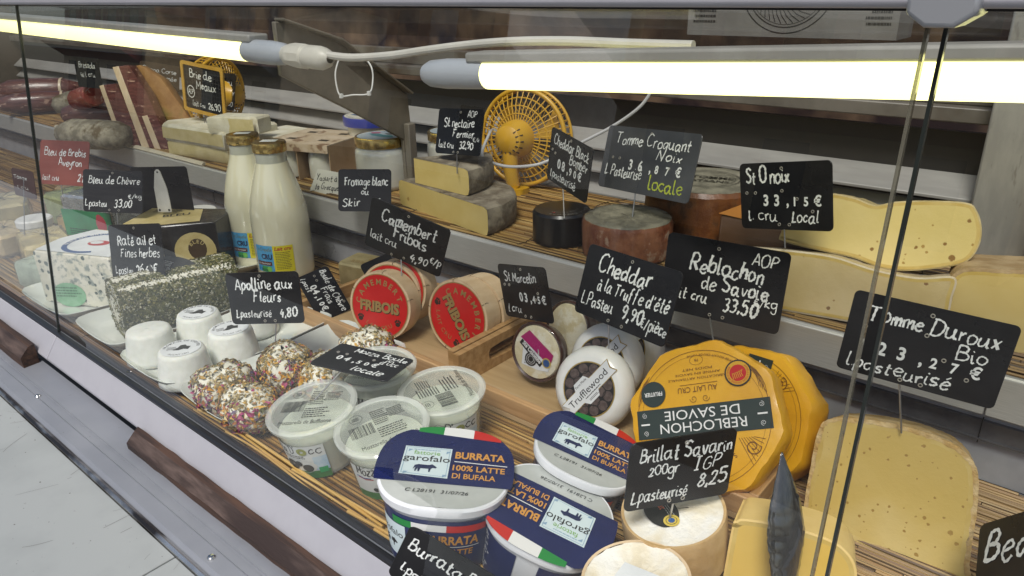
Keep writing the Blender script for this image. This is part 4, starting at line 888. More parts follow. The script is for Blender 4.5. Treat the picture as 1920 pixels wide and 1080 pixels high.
# ================================================================== reblochons in yellow paper
yel = mat('yellow_paper', (.66, .33, .008), (.72, .38, .012), 14, rough=.36, coat=.15, bump=.22, bscale=34)
green_blk = mat('dark_green_band', (.022, .036, .030), rough=.4)
orn = mat('brown_ornament', (.16, .06, .008), rough=.5)
def spiral(D, x, y, s, mi, dirn=1, a0=0, turns=1.6):
    D.line([(x + dirn * s * (1 - t * .8) * math.cos(a0 + turns * 2 * PI * t), y + s * (1 - t * .8) * math.sin(a0 + turns * 2 * PI * t)) for t in [k / 28 for k in range(29)]], s * .12, mi, .0004)
def reblochon(M_, label, r=.080, th=.040):
    t = thing('reblochon', label, 'cheese', M_, 'reblochons in yellow paper')
    o = MB(); n = 72; vs = []; fs = []
    prof = [(0, 0), (.90, 0), (.975, -.0012), (1.0, -.0055), (1.005, -.020), (.995, -.034), (.95, -.039), (0, -.040)]
    for rr, z in prof:
        for k in range(n):
            a = 2 * PI * k / n; oc = math.cos(PI / 8) / math.cos((a + .3) % (PI / 4) - PI / 8); f = (.12 + .88 * oc * 1.045) + (.006 * math.sin(13 * a + z * 190) + .004 * math.sin(29 * a - z * 120)) * (rr > .96)
            vs.append((r * rr * f * math.cos(a), r * rr * f * math.sin(a), z + (.0006 * math.sin(17 * a) if rr > .96 else 0)))
    for i in range(len(prof) - 1):
        for k in range(n): j = (k + 1) % n; fs.append((i * n + k, (i + 1) * n + k, (i + 1) * n + j, i * n + j))
    o.add(vs, fs); o.build('yellow_wrapper', yel, t, smooth=28)
    D = Decal(); D.z = .0008
    D.ring(r * .86, r * .866, 2); D.ring(r * .80, r * .803, 2)
    D.poly([(-r * .87, -r * .16), (r * .87, -r * .16), (r * .87, r * .22), (-r * .87, r * .22)], 0)
    D.text('REBLOCHON', 0, r * .045, r * .13, 1, w=r * 1.12, dz=.0003); D.text('DE SAVOIE', 0, -r * .115, r * .13, 1, w=r * .98, dz=.0003)
    for sx in (-1, 1):
        for sy in (-1, 1): spiral(D, sx * r * .76, r * .03 + sy * r * .115, r * .035, 1, sx, PI / 2 * sy)
        D.line([(sx * r * .70, r * .03), (sx * r * .82, r * .03)], r * .02, 1, .0003)
        for k in range(7): D.line([(sx * r * (.44 + .03 * k + .14 * q), r * (.30 + .34 * q - .05 * k * q)) for q in (0, .3, .6, 1)], r * .006, 2)
        spiral(D, sx * r * .60, r * .42, r * .10, 2, sx, 0, 1.4)
        spiral(D, sx * r * .08, -r * .24, r * .05, 2, sx, 0, 1.3)
        for k in range(5): D.line([(sx * r * (.84 - .10 * q * q - .02 * k), -r * (.22 + .30 * q + .02 * k)) for q in (0, .3, .6, 1)], r * .006, 2)
    D.text('AU LAIT CRU', r * .02, -r * .40, r * .075, 2, w=r * .52); D.line([(-r * .25, -r * .43), (r * .25, -r * .43)], r * .006, 2)
    for k in range(3): D.text(('FABRICATION ARTISANALE', 'AFFINE EN SAVOIE', 'POIDS NET')[k], 0, -r * (.52 + .06 * k), r * .03, 2, w=r * (.8 - .2 * k))
    D.ring(r * .085, r * .09, 2, 0, 0, -r * .74, asp=.7); D.text('FR', 0, -r * .76, r * .04, 2)
    D.arc('FROMAGE AU LAIT CRU DE VACHE', 0, 0, r * .82, -PI / 2 - .3, r * .03, 2, inward=True, gap=1.1)
    D.poly(circle(r * .17, 30, r * .62, -r * .36), 0, .0003); D.text('FRUITIER', r * .62, -r * .385, r * .055, 1, w=r * .25, bold=.02, dz=.0007)
    D.poly(circle(r * .17, 34, -r * .52, -r * .50), 4, .0003); D.poly(circle(r * .15, 34, -r * .52, -r * .50), 5, .0005); D.poly(circle(r * .105, 30, -r * .52, -r * .50), 3, .0007)
    D.arc('APPELLATION ORIGINE PROTEGEE', -r * .52, -r * .50, r * .115, PI / 2, r * .025, 3, dz=.0008)
    for k in range(6): D.line([(-r * .58 + r * .022 * k, -r * .54 + r * .01 * k), (-r * .56 + r * .022 * k, -r * .50), (-r * .58 + r * .024 * k, -r * .45 + r * .006 * k)], r * .008, 5, .0009)
    D.poly([(-r * .14, r * .24), (r * .14, r * .24), (r * .10, r * .32), (-r * .10, r * .32)], 0, .0002); D.poly([(-r * .12, r * .255), (r * .12, r * .255), (r * .085, r * .305), (-r * .085, r * .305)], 1, .0004)
    D.arc('SAVOIE FRANCE', 0, 0, r * .60, PI / 2, r * .06, 2, gap=1.3)
    D.build('print', [green_blk, mat('white_ink', (.78, .78, .76)), orn, mat('seal_red', (.50, .015, .012), rough=.35), dark_ink, mat('seal_gold', (.62, .34, .02), rough=.35)], t, smooth=0)
    return t
MR = face(1316, 782, .765, (-.75, -.30), 20, (.15, .988))
reblochon(MR, 'yellow paper wrapped reblochon in front with upside down lettering on a dark band', .0815)
MR2 = face(1392, 782, .815, (-.75, -.1), 33, (.95, .3)); reblochon(MR2, 'yellow paper wrapped reblochon half hidden behind the front one', .080)

# ================================================================== burrata tubs
navy = mat('navy_film', (.007, .012, .070), (.009, .016, .085), 20, rough=.25, coat=.35, bump=.10, bscale=28)
silver_lab = mat('grey_lid', (.36, .38, .36), (.42, .44, .42), 16, rough=.3, coat=.3)
pale_lab = mat('pale_label', (.56, .66, .68), rough=.35); orange_ink = mat('orange_ink', (.55, .26, .05), rough=.4)
flag_g = mat('flag_green', (.015, .22, .045), rough=.3); flag_w = mat('flag_white', (.70, .70, .68), rough=.3); flag_r = mat('flag_red', (.48, .02, .015), rough=.3)
tubw = mat('tub_white', (.66, .68, .70), (.72, .73, .75), 30, rough=.3, coat=.2)
def cow(D, x, y, s, mi, dz=.0006):
    D.poly([(x + a * s, y + b * s) for a, b in ((-.9, .35), (-.6, .5), (.35, .48), (.6, .62), (.75, .5), (1.05, .25), (.95, .08), (.7, .12), (.55, -.05), (.5, -.5), (.38, -.5), (.36, -.05), (-.35, -.05), (-.42, -.5), (-.55, -.5), (-.6, 0), (-.72, -.5), (-.84, -.5), (-.8, .1), (-1.0, -.25))], mi, dz)
def sup(r, n, p, y0=None, y1=None):
    pts = []
    for k in range(n):
        a = 2 * PI * k / n; ca, sa = math.cos(a), math.sin(a); q = (abs(ca) ** p + abs(sa) ** p) ** (-1 / p); pts.append((r * q * ca, r * q * sa))
    if y0 is None: return pts
    out = []
    for i in range(n):
        a, b = pts[i], pts[(i + 1) % n]
        if y0 <= a[1] <= y1: out.append(a)
        for yc in (y0, y1):
            if (a[1] - yc) * (b[1] - yc) < 0: t = (yc - a[1]) / (b[1] - a[1]); out.append((a[0] + (b[0] - a[0]) * t, yc))
    return sorted(out, key=lambda q: math.atan2(q[1] - (max(y0, -r) + min(y1, r)) / 2, q[0]))
def burrata(M_, label, r=.056, h=.078):
    t = thing('burrata_tub', label, 'cheese tub', M_, 'navy lidded burrata tubs')
    P = 2.6
    tw_ = MB().lathe([(r * .74, -h), (r * .75, -h + .001), (r * .90, -.0085), (r * .93, -.008)], 64, sq=P).build('tub_wall', tubw, t)
    MB().lathe([(r * .93, -.0100), (r * .965, -.0095), (r * .985, -.002), (r * .97, .0), (r * .93, .0), (r * .91, -.0012)], 64, sq=P).build('rim', tubw, t)
    D = Decal(); D.z = .0004
    D.poly(sup(r * .94, 72, P, -r * .93, -r * .30), 0, .0)
    blue = sup(r * 1.03, 72, P, -r * .42, r * .90); D.poly(blue, 1, .0006)
    top = sup(r * 1.03, 72, P, r * .78, r * 1.1)
    for mi, xa, xb in ((2, -.52, -.12), (3, -.12, .36), (4, .36, .80)):
        seg = []
        nn = 10
        def yo(x): 
            q = abs(x) / 1.03; return 1.03 * (1 - q ** P) ** (1 / P)
        for k in range(nn + 1): x = xa + (xb - xa) * k / nn; seg.append((r * x, r * yo(x)))
        for k in range(nn + 1): x = xb + (xa - xb) * k / nn; seg.append((r * x, r * (.80 - .10 * x)))
        D.poly(seg[::-1], mi, .0010)
    q = [(-.72, -.26), (.08, -.26), (.02, .42), (-.60, .42)]; cx, cy = -.32, .10
    D.poly([(r * a, r * b) for a, b in ((-.66, -.26), (.06, -.30), (.06, .44), (-.66, .44))], 5, .0010)
    D.line([(r * a, r * b) for a, b in ((-.63, -.23), (.03, -.27), (.03, .41), (-.63, .41), (-.63, -.23))], r * .012, 7, .0012)
    for a, b in ((-.60, .36), (-.02, .36), (-.60, -.20), (-.02, -.22)): D.poly([(r * a, r * b), (r * a + r * .07, r * b), (r * a, r * b - r * .07)], 7, .0012)
    D.text('fattorie', -r * .31, r * .235, r * .105, 8, w=r * .40, dz=.0014); D.text('garofalo', -r * .30, r * .075, r * .15, 6, w=r * .70, dz=.0015); cow(D, -r * .30, -r * .10, r * .17, 9, .0014)
    D.fine(-r * .52, r * .37, r * .42, r * .04, 1, 7, dz=.0012)
    D.text('BURRATA', r * .50, r * .22, r * .17, 10, w=r * .76, bold=.035, dz=.0008); D.line([(r * .12, r * .13), (r * .92, r * .10)], r * .018, 3, .001)
    D.text('100% LATTE', r * .50, -r * .08, r * .135, 10, w=r * .78, bold=.025, dz=.0008); D.text('DI BUFALA', r * .44, -r * .27, r * .125, 10, w=r * .64, bold=.02, dz=.0008)
    D.text('C L28191  31/07/26', -r * .06, -r * .64, r * .075, 6, w=r * .90, dz=.0008, shear=.2)
    D.build('film_lid', [silver_lab, navy, flag_g, flag_w, flag_r, pale_lab, ink, mat('pale_blue_ink', (.22, .34, .46), rough=.4), mat('lime_ink', (.20, .40, .10), rough=.4), mat('navy_ink', (.012, .02, .07), rough=.4), orange_ink], t, smooth=0)
    D = Decal(); RR = r * .86
    def wrp(x, y, z):
        a = x / RR - PI / 2; ca, sa = math.cos(a), math.sin(a); q = (abs(ca) ** P + abs(sa) ** P) ** (-1 / P); k = (y + h) / (h - .0105); rr = r * (.75 + .15 * k) + z + .0005
        return (rr * q * ca, rr * q * sa, y)
    D.rect(-.15, -h + .004, .15, -.016, 0, 0, n=96); 
    for x0, x1, mi in ((-.040, -.022, 1), (-.022, .008, 2), (.008, .042, 3)): D.rect(x0, -.029, x1, -.021, mi, .0004, n=12)
    D.text('BURRATA', .014, -.044, .0105, 4, w=.046, bold=.03, dz=.0004); D.line([(-.010 + .002 * k, -.047) for k in range(25)], .0008, 2, .0004)
    D.text('100% LATTE', .012, -.0570, .0075, 4, w=.042, bold=.02, dz=.0004); D.text('DI BUFALA', .012, -.068, .0075, 4, w=.036, dz=.0004)
    D.rect(-.066, -.070, -.028, -.030, 5, .0004, n=14); D.text('garofalo', -.047, -.046, .008, 6, w=.033, dz=.0006); cow(D, -.047, -.057, .009, 6, .0006)
    D.fine(.062, -.022, .06, .045, 12, 2); D.fine(-.135, -.022, .055, .045, 12, 2)
    D.warp(wrp).build('side_print', [mat('navy_print', (.012, .020, .085), (.016, .026, .10), 20, rough=.3, coat=.2), flag_g, flag_w, flag_r, orange_ink, pale_lab, ink], tw_, smooth=60)
    return t
burrata(face(835, 876, .690, (.05, -1), 54, (.10, -1)), 'navy lidded burrata tub standing at left front, lettering upright', .0625, .084)
burrata(face(1034, 958, .675, (.36, -.93), 49, (-.40, .92)), 'navy lidded burrata tub in the middle with upside down lettering', .0593, .072)
burrata(face(1104, 842, .752, (.36, -.93), 56, (.38, -.92)), 'navy lidded burrata tub leaning on the white cheddar', .0555, .068)

# ================================================================== brillat-savarin rounds
cream_rind = mat('cream_rind', (.68, .60, .44), (.76, .70, .56), 30, rough=.6, bump=.5, bscale=80, c3=(.78, .76, .70), scale3=22, lo3=.42, hi3=.6)
tan_rind = mat('tan_rind', (.50, .32, .13), (.60, .42, .21), 26, rough=.5, bump=.25, bscale=90, coat=.2)
def brillat(M_, label, r, th, sticker, woody=False):
    t = thing('brillat_savarin', label, 'cheese', M_)
    MB().lathe([(r * .93, .001), (r * .985, .0015), (r, -.002), (r * .99, -th + .004), (r * .95, -th), (0, -th)], 56).build('side_band', poplar if woody else tan_rind, t)
    MB().lathe([(r * .94, .0004), (r * .7, -.0005 if not woody else -.004), (r * .3, .0008 if not woody else -.0045), (0, .0008 if not woody else -.004)], 56).build('white_top', cream_rind, t, jit=.0007, smooth=80)
    if woody:
        D = Decal(); D.z = -.0015; D.poly([(-.024, -.014), (.030, -.020), (.036, .012), (-.020, .020)], 0); D.poly([(-.020, -.016), (.030, -.022), (.036, .008), (-.016, .016)], 0, .0008)
        D.build('paper_disc', paper_white, t, Matrix.Translation((.004, -.004, 0)), smooth=0)
    if sticker:
        D = Decal(); D.z = .0016; D.poly(circle(.021, 30, -.010, -.004, ry=.0145, rot=-.95), 0); D.poly(circle(.0072, 22, .001, -.0145), 1, .0003); D.ring(.0045, .005, 0, .0005, .001, -.0145); D.poly(circle(.0030, 16, .001, -.0145), 3, .0006)
        D.text('Brillat', -.016, .004, .0065, 2, rot=-.95, dz=.0004, bold=.02, w=.018); D.fine(-.008, .008, .02, .006, 3, 4, rot=-.95)
        D.build('oval_sticker', [ink, mat('yellow_print', (.6, .45, .08)), mat('coral_print', (.55, .12, .06), rough=.4), blue_ink, mat('grey_print', (.3, .3, .28), rough=.4)], t, smooth=0)
    return t
brillat(face(1262, 957, .665, (-.1, -1), 47, (.05, -1)), 'cream coloured brillat savarin round with black oval sticker', .0470, .052, True)
brillat(face(1192, 1085, .600, (-.1, -1), 47, (.2, -1)), 'soft white cheese in a round wooden rim at the bottom edge', .0450, .04, False, True)

# ================================================================== cut cheeses at right front
paste_y = mat('tomme_paste', (.57, .41, .11), (.61, .45, .14), 6, rough=.40, bump=.22, bscale=45, coat=.25, c3=(.66, .52, .22), scale3=7, lo3=.52, hi3=.72, spots=((230, .42, (.36, .22, .05), .26), (140, .36, (.38, .24, .06), .14)))
rind_c = mat('crumbly_rind', (.50, .32, .11), (.64, .48, .24), 60, rough=.75, bump=.7, bscale=180, c3=(.30, .22, .12), scale3=40, lo3=.60, hi3=.72)
paste_p = mat('pale_paste', (.62, .42, .09), (.66, .46, .115), 8, rough=.4, bump=.05, bscale=150, coat=.2)
def on_plane(px, py, o, n):
    r = ray(px, py); return CAM + r * ((o - CAM).dot(n) / r.dot(n))
def cut_cheese(name, label, cat, outline, d, nrm, depth, mats, inset=.006, jit=.0, rough_edge=0, sub=8, group=None, shrink=.97):
    """cut face drawn by its outline on a plane, real depth behind, rind round the edge"""
    n = Vector(nrm).normalized(); cx = sum(p[0] for p in outline) / len(outline); cy = sum(p[1] for p in outline) / len(outline)
    o = at(cx, cy, d=d); z = n; y = Vector((0, 0, 1)); y = (y - z * y.dot(z)).normalized(); x = y.cross(z)
    T = Matrix(((x.x, y.x, z.x, o.x), (x.y, y.y, z.y, o.y), (x.z, y.z, z.z, o.z), (0, 0, 0, 1))); Ti = T.inverted()
    raw = [Ti @ on_plane(px, py, o, n) for px, py in outline]; raw = [Vector((p.x, p.y, 0)) for p in raw] + [Vector((Vector(Ti @ on_plane(*outline[0], o, n)).x, (Ti @ on_plane(*outline[0], o, n)).y, 0))]
    cl = raw[:-1]; ext = [cl[-1]] + cl + [cl[0], cl[1]]; pts = []
    for i in range(1, len(ext) - 2):
        a, b, c, e = ext[i - 1], ext[i], ext[i + 1], ext[i + 2]
        for k in range(sub):
            q = k / sub; pts.append(.5 * (2 * b + (c - a) * q + (2 * a - 5 * b + 4 * c - e) * q * q + (3 * b - a - 3 * c + e) * q ** 3))
    if sum(pts[i].x * pts[(i + 1) % len(pts)].y - pts[(i + 1) % len(pts)].x * pts[i].y for i in range(len(pts))) < 0: pts.reverse()
    N = len(pts); t = thing(name, label, cat, T, group)
    def off(k, wob=0):
        out = []
        for i in range(N):
            e = (pts[(i + 1) % N] - pts[i - 1]); e = e.normalized() if e.length > 1e-9 else Vector((1, 0, 0)); nn = Vector((-e.y, e.x, 0)); out.append(pts[i] + nn * (k + random.uniform(-wob, wob)))
        return out
    inn = off(inset, rough_edge); 
    in2 = off(inset + .0035, rough_edge * .5); D = MB(); D.add([(p.x, p.y, -.0004) for p in in2], [tuple(range(N))])
    D.add([(p.x, p.y, -.0004) for p in inn] + [(p.x, p.y, -.0004) for p in in2], [(k, (k + 1) % N, N + (k + 1) % N, N + k) for k in range(N)], 1)
    D.build('cut_face', [mats[0], mats[2] if len(mats) > 2 else mat('paste_edge', (.54, .38, .10), (.60, .45, .15), 40, rough=.4, coat=.2)], t, smooth=0)
    b = MB(); r1 = off(0, rough_edge * .3); vs = [(p.x, p.y, -.0006 - random.uniform(0, rough_edge * .6)) for p in inn] + [(p.x, p.y, -.0012) for p in r1]
    rings = 2
    for k in range(1, 9):
        s_ = 1 + (shrink - 1) * k / 8; vs += [(p.x * s_ + random.uniform(-jit, jit), p.y * s_ + random.uniform(-jit, jit), -.0012 - depth * k / 8) for p in r1]; rings += 1
    fs = [(i * N + k, (i + 1) * N + k, (i + 1) * N + (k + 1) % N, i * N + (k + 1) % N) for i in range(rings - 1) for k in range(N)]
    fs = [tuple(reversed(q)) for q in fs]; b.add(vs, fs); b.f.append(tuple((rings - 1) * N + k for k in reversed(range(N)))); b.m.append(0); b.f[-1] = tuple(reversed(b.f[-1]))
    b.build('rind', mats[1], t, smooth=60); return t, T
cut_cheese('cut_tomme', 'big upright cut tomme with crumbly rind at the right front', 'cheese',
    [(1490, 1180), (1497, 1060), (1505, 960), (1520, 870), (1535, 805), (1555, 786), (1600, 784), (1680, 796), (1760, 820), (1812, 850), (1834, 890), (1832, 960), (1818, 1060), (1812, 1180)], .700, (.10, -.93, .34), .07, [paste_y, rind_c], inset=.0042, rough_edge=.0011, jit=.0004, shrink=.93)
cut_cheese('yellow_cheese_piece', 'smooth yellow cheese block at the bottom edge under the dark film bundle', 'cheese',
    [(1330, 1200), (1352, 1100), (1372, 990), (1380, 978), (1398, 974), (1470, 986), (1545, 1008), (1585, 1032), (1606, 1070), (1602, 1130), (1585, 1200)], .630, (.25, -.93, .22), .05, [paste_p, mat('smooth_rind', (.66, .47, .16), (.72, .53, .20), 20, rough=.45)], inset=.002)
# dark sign seen on edge in wrinkled film
o = MB(); rings = []; n = 12
for k in range(40):
    q = k / 39; py = 848 + (1150 - 848) * q; px = 1466 + 8 * math.sin(q * 3); w = (2 + 29 * math.sin(min(1, q / .55) * PI / 2) ** 1.1 if q < .55 else 31 - 22 * (q - .55) / .45) * .60 / FPX
    c = at(px, py, d=.600 + .0 * q); ra = RX.copy(); rb = Vector((0.3, .95, 0))
    for j in range(n): a = 2 * PI * j / n; o.v.append(tuple(c + ra * (w * math.cos(a) * random.uniform(.97, 1.02)) + rb * (.011 * min(1, q * 3) * math.sin(a) * random.uniform(.9, 1.1))))
for k in range(39):
    for j in range(n): o.f.append((k * n + j, (k + 1) * n + j, (k + 1) * n + (j + 1) % n, k * n + (j + 1) % n)); o.m.append(0)
o.f += [tuple(range(n)), tuple(39 * n + j for j in reversed(range(n)))]; o.m += [0, 0]
tag(o.build('film_wrapped_sign', mat('dark_wrinkled_film', (.014, .013, .011), (.04, .037, .03), 30, rough=.15, coat=1.0, bump=.6, bscale=40, stretch=(3, 3, .5)), None, smooth=70), 'dark price sign in wrinkled film seen edge on before the yellow cheese', 'price sign')

# ================================================================== milk bottles
milk = mat('milk_glass', (.72, .69, .49), (.76, .73, .53), 6, rough=.25, coat=1.0)
neck_glass = mat('neck_glass', (.44, .45, .36), (.50, .51, .42), 20, rough=.06, coat=.9)
gold_cap = mat('gold_cap', (.50, .34, .10), (.58, .42, .15), 30, rough=.22, metal=.85)
def bottle(x, y, label, rz):
    t = thing('milk_bottle', label, 'bottle', frame((x, y, .0005), rz), 'glass milk bottles')
    h = .245; r = .0520
    bd_ = MB().lathe([(r * .9, 0), (r * .98, .004), (r, .012), (r, .105), (r * .985, .125), (r * .90, .150), (r * .74, .180), (r * .585, .203), (r * .53, .2145)], 56).build('milk_body', milk, t, smooth=80)
    MB().lathe([(r * .53, .2147), (r * .515, .224), (r * .53, .230), (r * .515, .2335)], 48).build('neck', neck_glass, t, smooth=80)
    cp_ = MB().lathe([(r * .56, .2325), (r * .575, .2340), (r * .575, .2465), (r * .55, .2495), (r * .40, .2500), (0, .2495)], 48).build('cap', gold_cap, t)
    D = Decal(); D.poly([(-.014, -.010), (.014, -.010), (.014, .010), (-.014, .010)], 0); D.build('cap_sticker', paper_white, cp_, Matrix.Translation((.0, .002, .2502)), smooth=0)
    D = Decal()
    D.rect(-.040, .022, -.002, .072, 0, n=16); D.rect(-.002, .022, .034, .072, 1, n=16)
    D.text('Lait cru', .016, .0635, .0072, 2, w=.029, bold=.02, shear=.25, dz=.0004); hand(D, 'La Chapelle', -.036, .062, .0062, 3, w=.032, thick=.10)
    D.text('CRU', -.015, .047, .0095, 4, w=.022, bold=.04, dz=.0005); D.rect(-.038, .0345, -.006, .0420, 5, .0003, n=10); D.text('lait fermier', -.022, .0365, .0042, 6, w=.028, dz=.0006)
    D.fine(.002, .060, .028, .034, 11, 3); D.rect(-.028, .0225, -.008, .033, 7, .0002, n=8); D.poly(circle(.005, 16, -.012, .0278), 8, .0004); D.text('1 litre', -.026, .024, .0055, 4, w=.020, dz=.0005)
    def wf(px, py, pz): a = px / r - PI / 2; rr = r + .0004 + pz; return (rr * math.cos(a), rr * math.sin(a), py)
    D.warp(wf).build('paper_label', [mat('label_blue', (.05, .30, .58), (.10, .38, .62), 60, rough=.35), mat('label_yellow', (.66, .58, .02), rough=.35), mat('label_red', (.48, .03, .02), rough=.4), mat('olive_ink', (.16, .15, .02), rough=.4), mat('navy_ink', (.012, .02, .07)), mat('brown_band', (.10, .03, .02), rough=.4), mat('white_ink', (.78, .78, .76)), mat('label_green', (.05, .30, .08), rough=.4), mat('leaf_green', (.18, .5, .1), rough=.4)], bd_, smooth=60)
    return t
b1 = bottle(-1.174, .717, 'right hand glass milk bottle with gold cap and blue yellow label', .66)
dup(b1, frame((-1.282, .730, .0005), .72), 'left hand glass milk bottle with gold cap, partly behind the other bottle')
# butter pack behind the signs
t = thing('butter_pack', 'gold foil butter pack lying behind the left camembert boxes', 'butter', frame((-.985, .775, .004), .2))
MB().prism(rrect(.12, .060, .006), 0, .045, ch=.004).build('foil_wrap', mat('butter_foil', (.40, .33, .16), (.50, .42, .22), 30, rough=.3, metal=.4, bump=.3, bscale=40), t, jit=.0008)
D = Decal(); D.text('BEURRE', .01, .0, .010, 0, bold=.02); D.fine(-.04, -.008, .08, .012, 3, 0); D.build('print', gold_ink, t, Matrix.Translation((0, 0, .0452)), smooth=0)

# ================================================================== upper shelf
ZS = .1345
glassjar = mat('yogurt_glass', (.62, .62, .54), (.67, .67, .59), 10, rough=.08, coat=.9, sss=.08)
# blue lidded pot
t = thing('cream_pot', 'white paper pot with blue rimmed lid at the back of the upper shelf', 'pot', frame((-1.251, 1.017, ZS), 0))
h = .105
MB().lathe([(.040, 0), (.042, .001), (.0555, h), (.058, h + .001)], 52).build('pot_wall', mat('pot_cream', (.66, .64, .56), rough=.4, coat=.2), t)
MB().lathe([(.0595, h - .008), (.0615, h - .009), (.0625, h + .006), (.0615, h + .009), (.059, h + .0095)], 64).build('blue_rim', mat('rim_blue', (.03, .045, .30), rough=.3, coat=.3), t)
D = Decal(); D.poly(circle(.0592, 56), 0); D.text('SKYR', .0, -.010, .014, 1, rot=PI + .15, bold=.04, xs=1.3); D.arc('LAIT ENTIER', 0, 0, .048, -PI / 2, .006, 1); D.rect(.01, .022, .035, .036, 1, .0002); D.rect(-.04, -.028, -.012, -.018, 2, .0002); D.ring(.053, .0535, 1, .0002)
D.build('lid', [mat('lid_cream', (.68, .66, .56), rough=.35), ink, blue_ink], t, Matrix.Translation((0, 0, h + .0088)), smooth=0)
D = Decal()
for yy in (.030, .034, .066, .070): D.rect(-.13, yy, .13, yy + .0014, 0, 0, n=60)
for k in range(26): D.text('/', -.12 + .0095 * k, .040, .02, 1, dz=.0003, xs=1.5)
def wpot(px, py, pz): a = px / .048 - PI / 2; r = .042 + .0135 * py / h + .0005 + pz; return (r * math.cos(a), r * math.sin(a), py)
D.warp(wpot).build('printed_bands', [mat('navy_ink', (.012, .02, .07)), mat('band_blue', (.20, .28, .50), rough=.4)], t, smooth=60)
# jars with gold lids
def jar(x, y, label, art, s=1.0):
    t = thing('yogurt_jar', label, 'jar', frame((x, y, ZS), 0) @ Matrix.Scale(s, 4)); r = .052
    MB().lathe([(r * .9, 0), (r * .98, .003), (r, .010), (r, .066), (r * .97, .074), (r * .90, .078), (r * .90, .083)], 52).build('jar_body', glassjar, t, smooth=80)
    gl_ = MB().lathe([(r * .935, .0795), (r * .965, .081), (r * .965, .0955), (r * .93, .0985), (r * .90, .0985), (r * .88, .0975), (0, .0975)], 60).build('gold_lid', gold_cap, t)
    D = Decal(); D.poly(circle(r * .86, 48), 0)
    if art:
        D.poly([(-.03, -.004), (-.01, .006), (.004, .002), (.022, .010), (.038, -.004), (.02, -.012), (-.01, -.014)], 1, .0002); D.poly([(-.036, .006), (-.022, .020), (-.014, .008), (-.024, -.002)], 2, .0003); D.poly([(-.006, .014), (.018, .026), (.026, .018), (.006, .010)], 3, .0003); hand(D, 'yaourt', -.022, .024, .012, 3, w=.04)
    D.build('lid_art', [mat('lid_art_pale', (.34, .42, .46), (.46, .50, .50), 60, rough=.3), mat('lid_art_teal', (.08, .25, .26), rough=.3), mat('lid_art_pink', (.40, .10, .16), rough=.3), ink], gl_, Matrix.Translation((0, 0, .0979)), smooth=0)
    return t
jar(-1.118, .925, 'glass yogurt jar with gold lid and teal printed top behind the slate signs', True, 1.02)
jar(-1.055, 1.055, 'glass yogurt jar with gold lid behind the leaning wedge of grey rinded cheese', False, .98)
# yogurt pots in a cardboard sleeve
kraft = mat('kraft_card', (.40, .27, .15), (.47, .33, .20), 20, rough=.6)
art_card = mat('printed_card', (.46, .36, .24), (.56, .46, .34), 34, rough=.45, c3=(.24, .15, .09), scale3=26, lo3=.56, hi3=.62)
t = thing('yogurt_carton', 'printed cardboard sleeve holding small glass yogurt pots', 'carton', frame((-1.320, .922, ZS), .30))
b = MB(); b.box((-.080, -.075, .074), (.080, .075, .076)); b.box((-.080, -.0775, .060), (.080, -.0755, .0758)); b.build('top_sheet', art_card, t)
b = MB(); b.box((.0785, -.073, .0), (.0800, .073, .0735)); b.build('end_flap', kraft, t); b = MB(); b.box((-.002, -.073, 0), (0, .073, .0735)); b.build('divider', kraft, t)
D = Decal()
for cx in (-.04, .04):
    for cy in (-.035, .035): D.rect(cx - .010, cy - .006, cx + .012, cy + .008, 0)
D.build('cut_window', mat('dark_gap', (.03, .022, .015), rough=.7), t, Matrix.Translation((0, 0, .0761)), smooth=0)
for cx in (-.04, .04):
    for cy in (-.037, .037): MB().lathe([(.026, 0), (.0325, .003), (.0330, .045), (.0300, .060), (.0315, .070), (0, .070)], 30).build('glass_pot', glassjar, t, Matrix.Translation((cx, cy, 0)))
# brie
brie_rind = mat('brie_rind', (.60, .56, .42), (.72, .69, .57), 24, rough=.6, bump=.4, bscale=70, c3=(.42, .36, .22), scale3=18, lo3=.60, hi3=.74)
brie_paste = mat('brie_paste', (.56, .47, .22), (.66, .57, .32), 20, rough=.45, bump=.2, bscale=60, coat=.15)
def sector(r, a0, a1, h, T0=Matrix(), n=20):
    """piece of a round cheese: top+side rind mesh and cut-face mesh"""
    rd, cf = MB(), MB(); A = [a0 + (a1 - a0) * k / n for k in range(n + 1)]
    prof = [(.0, h), (.93, h), (.985, h * .93), (1.0, h * .75), (1.0, h * .25), (.98, h * .05), (.94, 0)]
    vs = []
    for q, z in prof:
        for a in A: vs.append((r * q * math.cos(a), r * q * math.sin(a), z))
    m = n + 1; rd.add(vs, [(i * m + k, (i + 1) * m + k, (i + 1) * m + k + 1, i * m + k + 1) for i in range(len(prof) - 1) for k in range(n)], 0, T0)
    rd.add([(0, 0, 0)] + [(r * .94 * math.cos(a), r * .94 * math.sin(a), 0) for a in A], [(0, k + 2, k + 1) for k in range(n)], 0, T0)
    for a in (a0, a1):
        pl = [(0, 0, 0), (0, 0, h)] + [(r * q * math.cos(a), r * q * math.sin(a), z) for q, z in prof[1:]]
        cf.add(pl, [tuple(range(len(pl))) if a == a1 else tuple(reversed(range(len(pl))))], 0, T0)
    return rd, cf
def piece(name, label, M_, r, a0, a1, h, rind, paste, group=None):
    t = thing(name, label, 'cheese', M_, group); rd, cf = sector(r, math.radians(a0), math.radians(a1), h)
    rd.build('rind', rind, t, jit=.0006, smooth=50); cf.build('cut_face', paste, t, smooth=0); return t
t = thing('brie_piece', 'big white rinded brie piece at the front of the upper shelf', 'cheese', frame((-1.67, .895, ZS), .1))
b = MB(); b.prism([(-.14, -.045), (-.11, -.07), (.02, -.072), (.12, -.068), (.115, .07), (-.10, .08)], 0, .034, ch=.004); b.build('lower_layer', brie_paste, t, jit=.0012)
